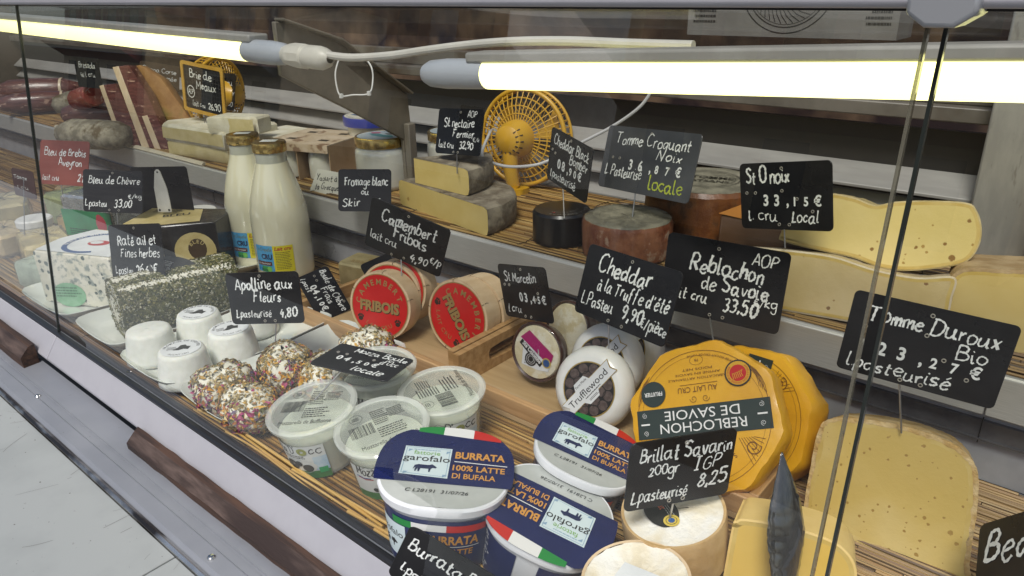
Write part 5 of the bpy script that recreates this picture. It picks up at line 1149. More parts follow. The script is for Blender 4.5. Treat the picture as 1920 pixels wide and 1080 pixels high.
b = MB(); b.prism([(-.15, -.04), (-.12, -.070), (.0, -.075), (.122, -.075), (.118, .075), (-.11, .085)], .0345, .074, ch=.006); b.build('upper_layer', brie_rind, t, jit=.0012)
D = Decal(); D.poly([(-.115, .042), (.0, .042), (.118, .041), (.118, .068), (.0, .069), (-.112, .067)], 0); D.build('cut_face', brie_paste, t, Matrix.Translation((0, -.0756, 0)) @ Matrix.Rotation(PI / 2, 4, 'X'), smooth=0)
t = thing('brie_piece', 'flat brie piece lying behind the gold capped bottles', 'cheese', frame((-1.50, .985, ZS), .1))
b = MB(); b.prism([(-.10, -.06), (.11, -.065), (.12, .05), (-.10, .06)], 0, .056, ch=.006); b.build('rind', brie_rind, t, jit=.0012)
D = Decal(); D.poly([(-.092, .010), (.104, .010), (.104, .046), (-.092, .046)], 0); D.build('cut_face', brie_paste, t, Matrix.Translation((0, -.0640, 0)) @ Matrix.Rotation(PI / 2, 4, 'X') @ Matrix.Rotation(.022, 4, 'Y'), smooth=0)
t = thing('brie_wedge', 'brie wedge balanced on top of the bigger brie pieces', 'cheese', frame(at(452, 247, d=1.65) , .42))
b = MB(); b.prism([(-.062, -.03), (.060, -.02), (.060, .03), (-.05, .03)], 0, .036, ch=.004); b.build('rind', brie_rind, t, jit=.001)
D = Decal(); D.poly([(-.058, .003), (.056, .003), (.056, .033), (-.058, .033)], 0); D.build('cut_face', brie_paste, t, Matrix.Translation((0, -.0262, 0)) @ Matrix.Rotation(PI / 2, 4, 'X') @ Matrix.Rotation(-.082, 4, 'Y'), smooth=0)
# st nectaire
nec_rind = mat('grey_rind', (.16, .13, .09), (.30, .26, .19), 40, rough=.8, bump=.7, bscale=90, c3=(.38, .33, .24), scale3=26, lo3=.58, hi3=.68)
nec_paste = mat('nectaire_paste', (.64, .48, .15), (.68, .53, .19), 12, rough=.4, bump=.05, bscale=120, coat=.2, spots=((50, .3, (.40, .25, .06), .15),))
piece('grey_rind_cheese', 'half round of grey rinded yellow cheese lying on the upper shelf edge', frame((-.868, .832, ZS), -.17), .128, 0, 180, .046, nec_rind, nec_paste)
piece('grey_rind_cheese', 'quarter of grey rinded yellow cheese stacked on the half round', frame((-.948, .852, ZS + .0465), -.10), .138, 2, 62, .044, nec_rind, nec_paste)
# black waxed round, wrapped tomme, tomme behind
blackwax = mat('black_wax', (.010, .010, .011), rough=.3, coat=.3, bump=.1, bscale=30)
t = thing('black_waxed_cheddar', 'small black waxed cheddar drum on the reed mat', 'cheese', frame((-.642, .868, ZS), 0) @ Matrix.Scale(.92, 4))
MB().lathe([(.046, 0), (.0485, .003), (.0485, .050), (.045, .054), (0, .0545)], 48).build('wax_coat', blackwax, t)
D = Decal(); D.arc('BLACK CHEDDAR', 0, 0, .036, -.4, .006, 0, gap=1.2); D.arc('EXTRA MATURE', 0, 0, .024, -.6, .004, 0, gap=1.2); D.poly([(.002, -.030), (.008, -.031), (.006, -.026)], 1)
D.build('wax_print', [mat('grey_print', (.3, .3, .28)), red_ink], t, Matrix.Translation((0, 0, .0546)), smooth=0)
top_grey = mat('tomme_top', (.15, .14, .10), (.27, .25, .18), 30, rough=.75, bump=.5, bscale=80, c3=(.36, .33, .25), scale3=20, lo3=.6, hi3=.72)
side_red = mat('tomme_side', (.16, .045, .020), (.30, .12, .055), 28, rough=.5, bump=.6, bscale=70, c3=(.40, .28, .20), scale3=46, lo3=.58, hi3=.66)
t = thing('film_wrapped_tomme', 'reddish tomme drum wrapped in cling film with a pin sign in it', 'cheese', frame((-.532, .876, ZS), 0) @ Matrix.Diagonal((.9, .9, 1.05, 1)))
MB().lathe([(.066, 0), (.0705, .004), (.0715, .045), (.068, .052)], 60).build('rind_side', side_red, t, jit=.0006)
MB().lathe([(.0682, .0519), (.066, .0535), (.045, .0538), (.044, .0530), (.028, .0535), (.027, .0528), (0, .0532)], 60).build('rind_top', top_grey, t, jit=.0004)
o = MB(); o.lathe([(.079, -.001), (.075, .008), (.0735, .045), (.070, .0545), (.055, .0562)], 70); o.build('film', clear('shiny_film', (.975, .98, .985), .06, .9), t, jit=.0012)
orange_side = mat('tomme_orange', (.13, .042, .012), (.25, .095, .025), 30, rough=.45, bump=.4, bscale=70, c3=(.09, .04, .018), scale3=30, lo3=.47, hi3=.60, coat=.1)
t = thing('walnut_tomme', 'wide orange brown tomme wheel at the back of the upper shelf', 'cheese', frame((-.490, 1.028, ZS), 0) @ Matrix.Diagonal((.83, .83, 1.1, 1)))
MB().lathe([(.098, 0), (.106, .006), (.108, .036), (.106, .070), (.100, .076)], 64).build('rind_side', orange_side, t, jit=.0006)
MB().lathe([(.1002, .0759), (.08, .0775), (.06, .0768), (0, .0772)], 60).build('rind_top', top_grey, t, jit=.0004)
D = Decal(); D.ring(.060, .0615, 0); D.ring(.052, .0528, 0); D.text('TOMME', .01, .004, .016, 0, rot=.3, bold=.02); D.text('PAYSANS', .012, -.022, .014, 0, rot=.3, bold=.02); D.build('stamp', mat('stamp_dark', (.05, .045, .03), rough=.7), t, Matrix.Translation((0, 0, .0779)), smooth=0)
# big tommes at right
spot_paste = mat('spotted_paste', (.64, .51, .18), (.69, .56, .23), 7, rough=.4, bump=.12, bscale=90, coat=.2, spots=((110, .44, (.26, .14, .03), .14), (190, .40, (.40, .25, .06), .12)))
film_paste = mat('filmed_paste', (.58, .45, .21), (.66, .53, .28), 7, rough=.22, bump=.2, bscale=50, coat=.6, spots=((110, .44, (.26, .15, .06), .14), (190, .40, (.38, .25, .10), .12)))
thin_rind = mat('thin_rind', (.42, .32, .12), (.54, .44, .22), 30, rough=.6, bump=.4, bscale=90)
pale_top = mat('pale_top', (.56, .46, .30), (.64, .55, .40), 18, rough=.35, bump=.3, bscale=40, coat=.5)
cut_cheese('spotted_tomme', 'cut tomme with brown spots standing on the wrapped one at right', 'cheese',
    [(1462, 440), (1468, 452), (1500, 462), (1545, 472), (1600, 484), (1650, 502), (1700, 508), (1760, 503), (1810, 492), (1834, 465), (1841, 430), (1832, 396), (1812, 380), (1740, 376), (1680, 378), (1640, 384), (1600, 370), (1550, 362), (1500, 372)], .865, (.12, -.96, .24), .08, [spot_paste, thin_rind], inset=.0016, jit=.0006)
cut_cheese('film_wrapped_spotted_tomme', 'cling film wrapped cut tomme lying under the standing one', 'cheese',
    [(1300, 470), (1380, 462), (1470, 468), (1560, 480), (1640, 505), (1720, 520), (1790, 520), (1785, 560), (1775, 600), (1745, 634), (1690, 628), (1600, 606), (1500, 588), (1400, 570), (1310, 548)], .840, (.10, -.95, .28), .10, [film_paste, pale_top], inset=.002, jit=.0006, sub=5)
cut_cheese('pale_cut_cheese', 'pale cut cheese with tan rind at the right edge of the upper shelf', 'cheese',
    [(1766, 580), (1772, 540), (1788, 514), (1815, 503), (1870, 505), (1960, 512), (2020, 540), (2020, 690), (1960, 690), (1880, 676), (1800, 655), (1768, 636)], .775, (.15, -.97, .16), .11, [mat('pale_yellow_paste', (.60, .45, .16), (.65, .51, .21), 8, rough=.4, bump=.04, coat=.2), mat('tan_brown_rind', (.36, .24, .11), (.48, .35, .19), 40, rough=.7, bump=.5, bscale=100)], inset=.0040, rough_edge=.0005)
t = thing('brown_paper_pack', 'dark brown printed pack peeping out behind the reblochon sign', 'pack', frame((-.345, .965, ZS), -.12))
MB().prism(rrect(.14, .09, .008), 0, .066, ch=.004).build('wrap', mat('brown_wrap', (.10, .055, .03), rough=.35, coat=.2), t, jit=.0006)
D = Decal(); D.text('SIERRA', .0, -.012, .014, 0, bold=.03); D.poly([(-.07, -.045), (-.02, -.045), (-.045, .03), (-.07, .03)], 1, .0002); D.build('print', [gold_ink, mat('orange_flash', (.48, .20, .04), rough=.4)], t, Matrix.Translation((0, 0, .0664)), smooth=0)
# ------------------------------------------------------------------ yellow fans
fan_y = mat('fan_yellow', (.62, .34, .018), (.66, .38, .025), 20, rough=.4, coat=.2)
fan_d = mat('fan_dark', (.05, .035, .015), rough=.6)
cordm = mat('grey_cord', (.50, .50, .50), rough=.4)
def fan(M_, label, r=.088, ribs=44):
    t = thing('desk_fan', label, 'fan', M_)
    o = MB()
    for rr, z, w in ((r, 0, .0045), (r, -.028, .0032)): o.tube([(rr * math.cos(a), rr * math.sin(a), z) for a in [2 * PI * k / 56 for k in range(57)]], w, 8, cap=False)
    o.build('rim_ring', fan_y, t, smooth=60)
    o = MB()
    for k in range(ribs):
        a = 2 * PI * k / ribs; c, s = math.cos(a), math.sin(a); o.tube([(r * .36 * c, r * .36 * s, .020), (r * .7 * c, r * .7 * s, .014), (r * .98 * c, r * .98 * s, .001), (r * c, r * s, -.026)], .0012, 5)
    for rr, z in ((.52, .018), (.68, .0145), (.84, .0078)): o.tube([(r * rr * math.cos(a), r * rr * math.sin(a), z) for a in [2 * PI * k / 48 for k in range(49)]], .0013, 5, cap=False)
    o.build('rear_cage', fan_y, t)
    o = MB()
    for k in range(ribs):
        a = 2 * PI * k / ribs; c, s = math.cos(a), math.sin(a); o.tube([(r * .2 * c, r * .2 * s, -.050), (r * .8 * c, r * .8 * s, -.044), (r * .99 * c, r * .99 * s, -.030)], .0010, 4)
    o.build('front_cage', fan_y, t)
    MB().lathe([(r * .40, .018), (r * .40, .022), (r * .38, .040), (r * .30, .058), (r * .14, .066), (0, .067)], 36).build('motor_housing', fan_y, t)
    vt = MB()
    for k in range(9):
        a = -2.4 + k * .4; c, s = math.cos(a), math.sin(a); vt.tube([(r * .24 * c, r * .24 * s, .0622), (r * .345 * c, r * .345 * s, .0505)], .0014, 5)
    vt.build('vent_slot', mat('slot_dark', (.04, .02, .005), rough=.7), t)
    for k in range(3):
        o = MB(); a0 = k * 2 * PI / 3; vs = []
        for i in range(7):
            q = i / 6
            for s_ in (0, 1): a = a0 + s_ * (.5 + .4 * q); rr = r * (.2 + .68 * q); vs.append((rr * math.cos(a), rr * math.sin(a), -.012 - s_ * .018))
        o.add(vs, [(2 * i, 2 * i + 1, 2 * i + 3, 2 * i + 2) for i in range(6)]); o.build('blade', fan_y, t, smooth=80)
    return t
FM = face(980, 258, 1.40, (-.75, .15), 30, (.1, -1)); ft = fan(FM, 'yellow desk fan seen from behind, standing on the upper shelf in the middle', .0885)
mb = MB(); mb.tube([(0, -.02, .045), (.004, -.055, .050), (.006, -.086, .040)], [.016, .013, .012], 14); mb.prism(rrect(.05, .04, .01, cx=.0, cy=0), -.004, .012, T=Matrix.Translation((.006, -.092, .036)) @ Matrix.Rotation(PI / 2, 4, 'X')); mb.build('foot', fan_y, ft)
fan(face(412, 176, 1.86, (.8, .1), 48, (0, -1)), 'yellow desk fan half hidden behind the framed brie sign', .086)
cpts = [FM @ Vector((-.028, .018, .064)), at(918, 250, d=1.30), at(904, 285, d=1.28), at(912, 300, d=1.27), at(950, 312, d=1.25), at(1000, 310, d=1.22), at(1035, 298, d=1.22), at(1085, 270, d=1.2), at(1150, 236, d=1.18), at(1200, 200, d=1.16), at(1225, 165, d=1.15)]
tag(MB().tube(smooth_path(cpts, 8), .0026, 8).build('fan_cord', cordm), 'pale grey fan cord hanging from the right lamp to the middle fan', 'cord')
# ------------------------------------------------------------------ cured meats at far left
ham_meat = mat('ham_meat', (.10, .032, .026), (.17, .06, .048), 30, rough=.3, bump=.2, bscale=60, coat=.4, stretch=(1, 5, 5), c3=(.50, .32, .24), scale3=24, lo3=.60, hi3=.66)
ham_fat = mat('ham_fat', (.62, .48, .32), (.68, .56, .40), 30, rough=.35, coat=.3)
ham_skin = mat('ham_skin', (.26, .12, .03), (.36, .19, .06), 26, rough=.35, coat=.3, c3=(.16, .14, .02), scale3=14, lo3=.55, hi3=.7)
def slab(label, outl, d, nrm, th, fat_l=None, fat_r=None, skin=False, cat='ham'):
    n = Vector(nrm).normalized(); o = at(sum(p[0] for p in outl) / len(outl), sum(p[1] for p in outl) / len(outl), d=d)
    z = n; y = Vector((0, 0, 1)); y = (y - z * y.dot(z)).normalized(); x = y.cross(z); T = Matrix(((x.x, y.x, z.x, o.x), (x.y, y.y, z.y, o.y), (x.z, y.z, z.z, o.z), (0, 0, 0, 1))); Ti = T.inverted()
    def L(pts): q = [Ti @ on_plane(px, py, o, n) for px, py in pts]; q = [(v.x, v.y) for v in q]; return q if sum(q[i][0] * q[(i + 1) % len(q)][1] - q[(i + 1) % len(q)][0] * q[i][1] for i in range(len(q))) > 0 else q[::-1]
    t = thing('ham_slab', label, cat, T); MB().prism(L(outl), -th, 0, ch=.002).build('meat', ham_skin if skin else ham_meat, t, jit=.0006)
    for f in (fat_l, fat_r):
        if f: MB().prism(L(f), -th * .98, .0008).build('fat_edge', ham_fat, t, bevel=.001)
    o2 = MB(); 
    return t
slab('dry cured ham slab leaning at left, nearest the salami', [(188, 160), (214, 156), (250, 215), (262, 276), (226, 268)], 1.86, (.45, -.85, .2), .03, [(186, 161), (194, 159), (232, 266), (224, 267)])
slab('tall dry cured ham slab with a broad pale fat edge', [(212, 126), (240, 121), (276, 175), (322, 284), (268, 276)], 1.83, (.45, -.85, .2), .03, [(211, 126), (222, 124), (280, 277), (266, 276)], [(266, 218), (276, 216), (302, 281), (290, 279)])
slab('dry cured ham slab with orange skin beside the framed brie sign', [(248, 124), (262, 122), (300, 145), (340, 200), (362, 232), (330, 262), (312, 282), (285, 215)], 1.86, (.55, -.8, .2), .035, [(247, 124), (254, 123), (300, 245), (292, 245)], None, True)
t = thing('salami', 'red cut salami face under the dark bresaola sign', 'salami', face(176, 178, 2.05, (.3, -.1), 25))
MB().lathe([(0, .001), (.027, .001), (.030, -.003), (.030, -.10), (.02, -.115), (0, -.118)], 30).build('sausage_body', mat('salami_red', (.28, .03, .02), (.42, .10, .07), 60, rough=.3, c3=(.62, .44, .36), scale3=70, lo3=.6, hi3=.66, coat=.3), t)
t = thing('dried_sausage', 'grey mould coated dried sausage lying before the salami', 'sausage', frame(at(178, 252, z=ZS + .03), .35))
MB().lathe([(0, -.11), (.03, -.102), (.042, -.07), (.044, 0), (.042, .07), (.030, .102), (0, .11)], 28, T=Matrix.Rotation(PI / 2, 4, 'Y') @ Matrix.Diagonal((.85, 1.1, 1, 1))).build('casing', mat('mould_casing', (.16, .14, .10), (.32, .29, .22), 40, rough=.8, bump=.6, bscale=80, c3=(.10, .07, .03), scale3=24, lo3=.55, hi3=.65), t, jit=.001, smooth=80)
tp = MB(); tp.prism([(.803, .1305), (.800, .1345), (.806, .140), (.811, .140), (.813, .1318), (1.13, .1318), (1.13, .1305)][::-1], -2.45, -1.60, T=YZ)
tag(tp.build('meat_tray', mat('tray_cream', (.52, .47, .36), (.58, .53, .42), 20, rough=.4), None, bevel=.001), 'long cream tray with raised lip under the cured hams', 'tray')

# more cured meats towards the dark left end
for k, (x, y, L_, r_, lab) in enumerate([(-2.32, .90, .12, .040, 'dark cured meat joint left of the grey dried sausage'), (-2.55, .98, .14, .045, 'brown cured meat joint at the far left of the upper shelf'), (-2.75, .88, .13, .038, 'pale dusted sausage at the far left end of the tray'), (-2.45, 1.06, .15, .05, 'large dark ham standing at the back of the far left shelf'), (-2.95, .95, .15, .05, 'dark red meat joint near the far left end panel')]):
    t = thing('cured_meat', lab, 'cured meat', frame((x, y, ZS + r_), 1.15 + random.uniform(-.25, .25)))
    MB().lathe([(0, -1), (.6, -.92), (.93, -.6), (1, 0), (.9, .55), (.55, .9), (0, 1)], 24, T=Matrix.Rotation(PI / 2, 4, 'Y') @ Matrix.Diagonal((r_ * .9, r_ * .9, L_ * .95, 1))).build('meat_body', ham_meat if k % 2 == 0 else mat('mould_casing', (.2, .2, .2)), t, jit=.001, smooth=80)
    MB().lathe([(.94, .50), (.96, .53), (.94, .56)], 24, T=Matrix.Rotation(PI / 2, 4, 'Y') @ Matrix.Diagonal((r_ * .9, r_ * .9, L_ * .95, 1))).build('string_band', ham_fat, t)

# ================================================================== chalk price signs
board_m = mat('slate_board', (.006, .006, .007), (.010, .010, .0115), 12, rough=.32, rvar=.10, spec=.35, c3=(.020, .021, .023), scale3=7, lo3=.58, hi3=.78)
pen = mat('chalk_pen', (.62, .64, .62), (.78, .80, .78), 90, rough=.7)
pen_green = mat('green_chalk_pen', (.40, .46, .06), rough=.7)
pin_m = mat('pin_steel', (.45, .44, .42), rough=.3, metal=.9)
eyelet = mat('eyelet', (.40, .38, .33), rough=.35, metal=.4)
BOARDS = {
 'brie':((-1.691, 0.8834, 0.2844),(0.9907, 0.1054, -0.086),(0.0807, 0.0535, 0.9953),0.1575,0.1157),
 'behindbrie':((-1.7822, 0.9794, 0.2642),(0.9997, -0.0162, 0.0181),(-0.0137, 0.2431, 0.9699),0.1217,0.0884),
 'coppa':((-2.1158, 0.9859, 0.2783),(0.3054, 0.924, -0.23),(-0.134, 0.2809, 0.9503),0.1010,0.0726),
 'bres':((-2.4582, 0.9121, 0.2897),(0.4923, 0.8649, -0.0979),(-0.4111, 0.3302, 0.8497),0.0999,0.0757),
 'brebis':((-1.5681, 0.514, 0.1975),(0.9229, 0.3849, 0.0088),(-0.1399, 0.3139, 0.9391),0.1210,0.0852),
 'smallred':((-1.7656, 0.4939, 0.1314),(0.9835, 0.1807, -0.0035),(-0.0151, 0.1013, 0.9947),0.0806,0.0583),
 'chevre':((-1.4208, 0.5345, 0.16),(0.7988, 0.6, -0.0442),(-0.1418, 0.2591, 0.9554),0.1125,0.0776),
 'knife':((-1.4113, 0.6197, 0.1445),(0.8848, 0.4636, 0.0464),(-0.0763, 0.046, 0.996),0.1240,0.0917),
 'rate':((-1.1717, 0.4544, 0.1176),(0.9517, 0.2766, 0.1335),(-0.1913, 0.1935, 0.9623),0.1214,0.0895),
 'apolline':((-0.8542, 0.4818, 0.1125),(0.8313, 0.553, 0.0558),(-0.1171, 0.076, 0.9902),0.1040,0.0724),
 'boule':((-0.9531, 0.6427, 0.04),(0.5998, 0.0411, -0.7991),(0.0775, 0.991, 0.1092),0.0824,0.0590),
 'mozza':((-0.6964, 0.5145, 0.0547),(0.9293, 0.3605, -0.0803),(-0.3682, 0.9212, -0.1254),0.1093,0.0794),
 'camembert':((-0.7779, 0.6741, 0.1623),(0.8536, 0.3898, -0.3455),(0.3994, -0.064, 0.9146),0.1249,0.0889),
 'stm':((-0.57, 0.6892, 0.1239),(0.9561, -0.1941, 0.2197),(-0.2186, 0.0271, 0.9754),0.1018,0.0742),
 'truffe':((-0.4161, 0.6863, 0.1643),(0.9848, -0.1732, 0.0126),(0.0431, 0.314, 0.9484),0.1415,0.0864),
 'reblochon':((-0.3254, 0.745, 0.1813),(0.9937, 0.1113, -0.0096),(-0.0059, 0.1382, 0.9904),0.1400,0.0929),
 'duroux':((-0.1047, 0.6832, 0.1914),(0.9822, 0.1735, -0.0714),(0.0623, 0.0568, 0.9964),0.1302,0.0799),
 'brillat':((-0.2332, 0.4879, 0.1137),(0.5343, 0.8432, -0.0596),(0.0236, 0.0555, 0.9982),0.1013,0.0677),
 'be':((0.0032, 0.5817, 0.0964),(0.5544, -0.2987, 0.7768),(-0.1759, 0.8703, 0.4601),0.0904,0.0634),
 'burrata':((-0.3334, 0.3104, 0.0763),(0.8549, 0.317, -0.4107),(0.3668, 0.1907, 0.9106),0.1038,0.0599),
 'nectaire':((-0.8611, 0.8777, 0.2749),(0.9979, 0.0104, 0.0643),(-0.0647, 0.2747, 0.9594),0.1027,0.0750),
 'bomber':((-0.6232, 0.8577, 0.2559),(0.9218, -0.3622, -0.1381),(0.1435, -0.012, 0.9896),0.1095,0.0805),
 'croquant':((-0.5181, 0.8962, 0.2658),(0.9573, -0.2805, 0.0698),(0.0138, 0.2857, 0.9582),0.1834,0.0906),
 'onoix':((-0.3044, 0.8494, 0.2619),(0.9616, -0.1883, 0.1997),(-0.1853, 0.0915, 0.9784),0.1200,0.0799),
 'fromage':((-1.0675, 0.8338, 0.1529),(0.8403, 0.5174, -0.1616),(-0.205, 0.5794, 0.7888),0.0996,0.0773),
 'yaourt':((-1.1727, 0.8247, 0.145),(0.9864, 0.1622, -0.0273),(-0.0398, 0.3963, 0.9172),0.0917,0.0618),
}
def sign(key, label, lines, pin=None, holes=((.5, .93),), prefix=None, price=None, push=0, board=None, r=.006, ring=None, pinside=None, group=None, name='price_sign', drop=0):
    """lines: (text, x, y, cap height, fitted width[, rot]) in fractions of the board, origin lower left"""
    c, x, y, w, h = BOARDS[key]; x, y, c = Vector(x), Vector(y), Vector(c); z = x.cross(y); c.z -= drop
    if push: c = CAM + (c - CAM) * (1 + push); w *= 1 + push; h *= 1 + push
    M_ = Matrix(((x.x, y.x, z.x, c.x), (x.y, y.y, z.y, c.y), (x.z, y.z, z.z, c.z), (0, 0, 0, 1)))
    t = thing(name, label, 'price sign', M_, group)
    bo = MB().prism(rrect(w, h, r), -.0016, 0, ch=.0003).build('board', board or board_m, t)
    D = Decal(); D.z = .0004
    for L in lines:
        tx, lx, ly, sz, fw = L[:5]; rot = L[5] if len(L) > 5 else 0; mi = L[6] if len(L) > 6 else 0
        hand(D, tx, (lx - .5) * w, (ly - .5) * h, sz * h, mi, rot, fw * w if fw else None, thick=.11)
    if price:
        tx, lx, ly, sz, gap = price; xx = (lx - .5) * w
        for q, chh in enumerate(tx):
            big = 1 if (',' not in tx[:q]) else .78
            D.text(chh, xx, (ly - .5) * h, sz * h * big * (1.15 if chh == '€' else 1), 0, bold=.03, xs=.85); xx += gap * w * (.62 if chh == ',' else 1)
    if ring: D.ring(ring[2] * h * .86, ring[2] * h, 0, .0001, (ring[0] - .5) * w, (ring[1] - .5) * h, n=28)
    if D.v: D.build('handwriting', [pen, pen_green], bo, smooth=0)
    if holes:
        o = MB()
        for a, b in holes: o.lathe([(.0011, .0004), (.0013, .0008), (.0019, .0008), (.0021, .0002)], 14, T=Matrix.Translation(((a - .5) * w, (b - .5) * h, 0)))
        o.build('eyelet', eyelet, bo)
    if pin:
        (px, py, pd), (sx, sy) = pin; a = Vector(((sx - .5) * w, (sy - .5) * h, -.0022)); q = M_.inverted() @ at(px, py, d=pd)
        MB().tube([a + Vector((0, h * .12, 0)), a, q], .0009, 8).build('pin', pin_m, t)
    return t
_y = Vector((-.20, .28, .94)).normalized(); _x = Vector((.84, .5174, -.1616)); _x = (_x - _y * _x.dot(_y)).normalized(); _f = BOARDS['fromage']; BOARDS['fromage'] = (_f[0], tuple(_x), tuple(_y), _f[3], _f[4])
BOARDS['bres'] = ((-2.19, .83, .300), (.985, .17, 0), (0, .05, .9987), .110, .078)
H2 = ((.5, .93), (.44, .07), (.56, .07)); H3 = ((.5, .93), (.1, .62), (.2, .62), (.78, .52), (.72, .40), (.44, .06), (.56, .06))
yframe = mat('yellow_frame', (.48, .27, .035), (.54, .32, .05), 30, rough=.4)
t = sign('brie', 'slate sign in a yellow wooden frame reading Brie de Meaux', [('Brie de', .20, .70, .15, .52), ('Meaux', .34, .50, .15, .46), ('AOP', .135, .365, .09, .13), ('lait cru', .22, .14, .10, .30), ('26,90', .60, .14, .16, .28)], None, holes=(), ring=(.20, .41, .125), r=.008)
c, x, y, w, h = BOARDS['brie']; fo = MB(); A = rrect(w, h, .008, 4); B = rrect(w * .88, h * .86, .004, 4); n = len(A)
fo.add([(p[0], p[1], z) for z in (-.002, .0022) for p in A] + [(p[0], p[1], z) for z in (-.002, .0022) for p in B],
       [(k, (k + 1) % n, n + (k + 1) % n, n + k) for k in range(n)] + [(n + k, n + (k + 1) % n, 3 * n + (k + 1) % n, 3 * n + k) for k in range(n)] + [(3 * n + k, 3 * n + (k + 1) % n, 2 * n + (k + 1) % n, 2 * n + k) for k in range(n)] + [(2 * n + k, 2 * n + (k + 1) % n, (k + 1) % n, k) for k in range(n)])
fo.build('frame', yframe, t, smooth=0)
D = Decal()
for k in range(1, 14): D.line([(-w * .43 + w * .86 * k / 14, -h * .42), (-w * .43 + w * .86 * k / 14, h * .42)], .0004, 0)
for k in range(1, 10): D.line([(-w * .43, -h * .42 + h * .84 * k / 10), (w * .43, -h * .42 + h * .84 * k / 10)], .0004, 0)
D.build('grid_lines', mat('grid_grey', (.10, .10, .10), rough=.7), t, smooth=0)
p2 = MB()
for dx in (-.004, .004): p2.tube([(dx, -h * .5 - .001, -.001), (dx, -h * .5 - .030, .002)], .0009, 6)
p2.build('pin', pin_m, t)
sign('behindbrie', 'small black slate sign half hidden behind the yellow framed one', [('cru', .60, .68, .16, .3), ('Fermier', .5, .42, .14, .5), ('25,60', .55, .12, .16, .4)], ((418, 225, 1.83), (.5, .02)), holes=())
sign('coppa', 'dark slate sign reading Coppa Corse Fumee above the ham slabs', [('Coppa Corse', .06, .66, .17, .85), ('Fumée', .46, .40, .16, .46), ('38,95€', .40, .12, .14, .42)], ((300, 205, 2.02), (.5, .02)), holes=(), board=mat('brown_slate', (.045, .032, .020), (.07, .05, .03), 20, rough=.4))
sign('bres', 'dark slate sign reading Bresaola at the far left of the upper shelf', [('Bresaola', .18, .66, .19, .66), ('l cru', .40, .38, .16, .4), ('46', .2, .36, .16, .12)], ((136, 195, 2.15), (.45, .02)), holes=())
red_reflection = mat('red_reflection_board', (.20, .045, .030), (.26, .065, .045), 10, rough=.35)  # red reflection in the glass painted into the board colour
sign('brebis', 'sign with painted red reflection reading Bleu de Brebis Aveyron at the left glass joint', [('Bleu de Brebis', .10, .66, .16, .84), ('Aveyron', .40, .44, .16, .46), ('lait cru', .08, .10, .13, .34), ('21', .80, .10, .17, .12)], ((119, 378, 1.43), (.45, .02)), holes=(), board=red_reflection)
sign('smallred', 'small dark red sign with a steel pin at the far left edge', [('Tomme', .08, .64, .15, .6), ('l cru', .2, .3, .13, .5)], ((46, 450, 1.45), (.5, .75)), holes=(), board=mat('dark_red_board', (.05, .012, .010), rough=.4))
sign('knife', 'blank black sign with a silver cheese knife blade in front', [], ((330, 430, 1.42), (.6, .02)), holes=())
o = MB(); kk = BOARDS['knife']; kx, ky = Vector(kk[1]), Vector(kk[2]); kz = kx.cross(ky); kc = at(302, 358, d=1.375)
o.prism([(-.0145, -.040), (.0145, -.040), (.0150, -.020), (.0135, .006), (.0055, .036), (.002, .040), (-.002, .040), (-.006, .036), (-.0135, .006)], -.0006, .0006)
for dx in (-.010, .010): o.lathe([(.0022, .0006), (.0022, .0012), (0, .0014)], 10, T=Matrix.Translation((dx, -.036, 0)), mi=1)
o.lathe([(.0018, .0006), (.0018, .001), (0, .0011)], 10, T=Matrix.Translation((0, .035, 0)), mi=1)
tag(o.build('cheese_knife', [mat('blade_steel', (.62, .62, .57), (.70, .70, .65), 30, rough=.32, metal=.35), ink], None, Matrix(((kx.x, ky.x, kz.x, kc.x), (kx.y, ky.y, kz.y, kc.y), (kx.z, ky.z, kz.z, kc.z), (0, 0, 0, 1)))), 'silver cheese knife blade standing before the blank black sign', 'knife')
sign('chevre', 'black slate sign reading Bleu de Chevre with price 33,00', [('Bleu de Chèvre', .10, .68, .17, .86), ('L.pasteu', .04, .14, .15, .36), ('33,00', .52, .14, .20, .30), ('€/kg', .76, .36, .10, .22)], ((222, 430, 1.37), (.55, .02)), holes=((.5, .93), (.44, .06), (.60, .06)))
sign('rate', 'black slate sign reading ail et Fines herbes before the herb log', [('Raté ail et', .17, .64, .18, .72), ('Fines herbes', .20, .42, .16, .74), ('L.pasteu', .08, .12, .14, .34), ('26.60€', .48, .12, .20, .40)], ((262, 545, 1.17), (.5, .02)), holes=H2)
sign('apolline', 'black slate sign reading Apolline aux Fleurs on the flower cheese', [('Apolline aux', .12, .68, .22, .78), ('Fleurs', .34, .44, .20, .38), ('L.pasteurisé', .08, .14, .15, .48), ('4,80', .68, .14, .22, .24)], ((516, 645, .985), (.60, .02)), holes=((.47, .93), (.46, .06), (.60, .06)))
sign('boule', 'black slate sign turned sideways reading Boule de Chevre frais', [('Boule de Chèvre', .05, .70, .19, .92), ('Frais', .38, .48, .18, .34), ('l.past', .06, .10, .14, .3)], None, holes=((.1, .5), (.2, .5), (.8, .9)), price=('04,10€', .30, .22, .20, .10))
BOARDS['sel'] = ((-.905, .735, .045), BOARDS['boule'][1], BOARDS['boule'][2], .085, .06)
sign('sel', 'black slate sign lying behind the sideways one at the left crate corner', [('Sel', .62, .12, .24, .2)], None, holes=())
sign('mozza', 'black slate sign lying back over the clear cups reading Mozza Boule', [("Mozza Boule", .28, .76, .17, .68), ("d'Occ", .70, .54, .16, .22), ('locale', .50, .10, .20, .38)], ((590, 750, .83), (.40, .10)), push=-.10, holes=((.12, .62), (.24, .62), (.6, .62)), price=('04,50€', .22, .36, .16, .10))
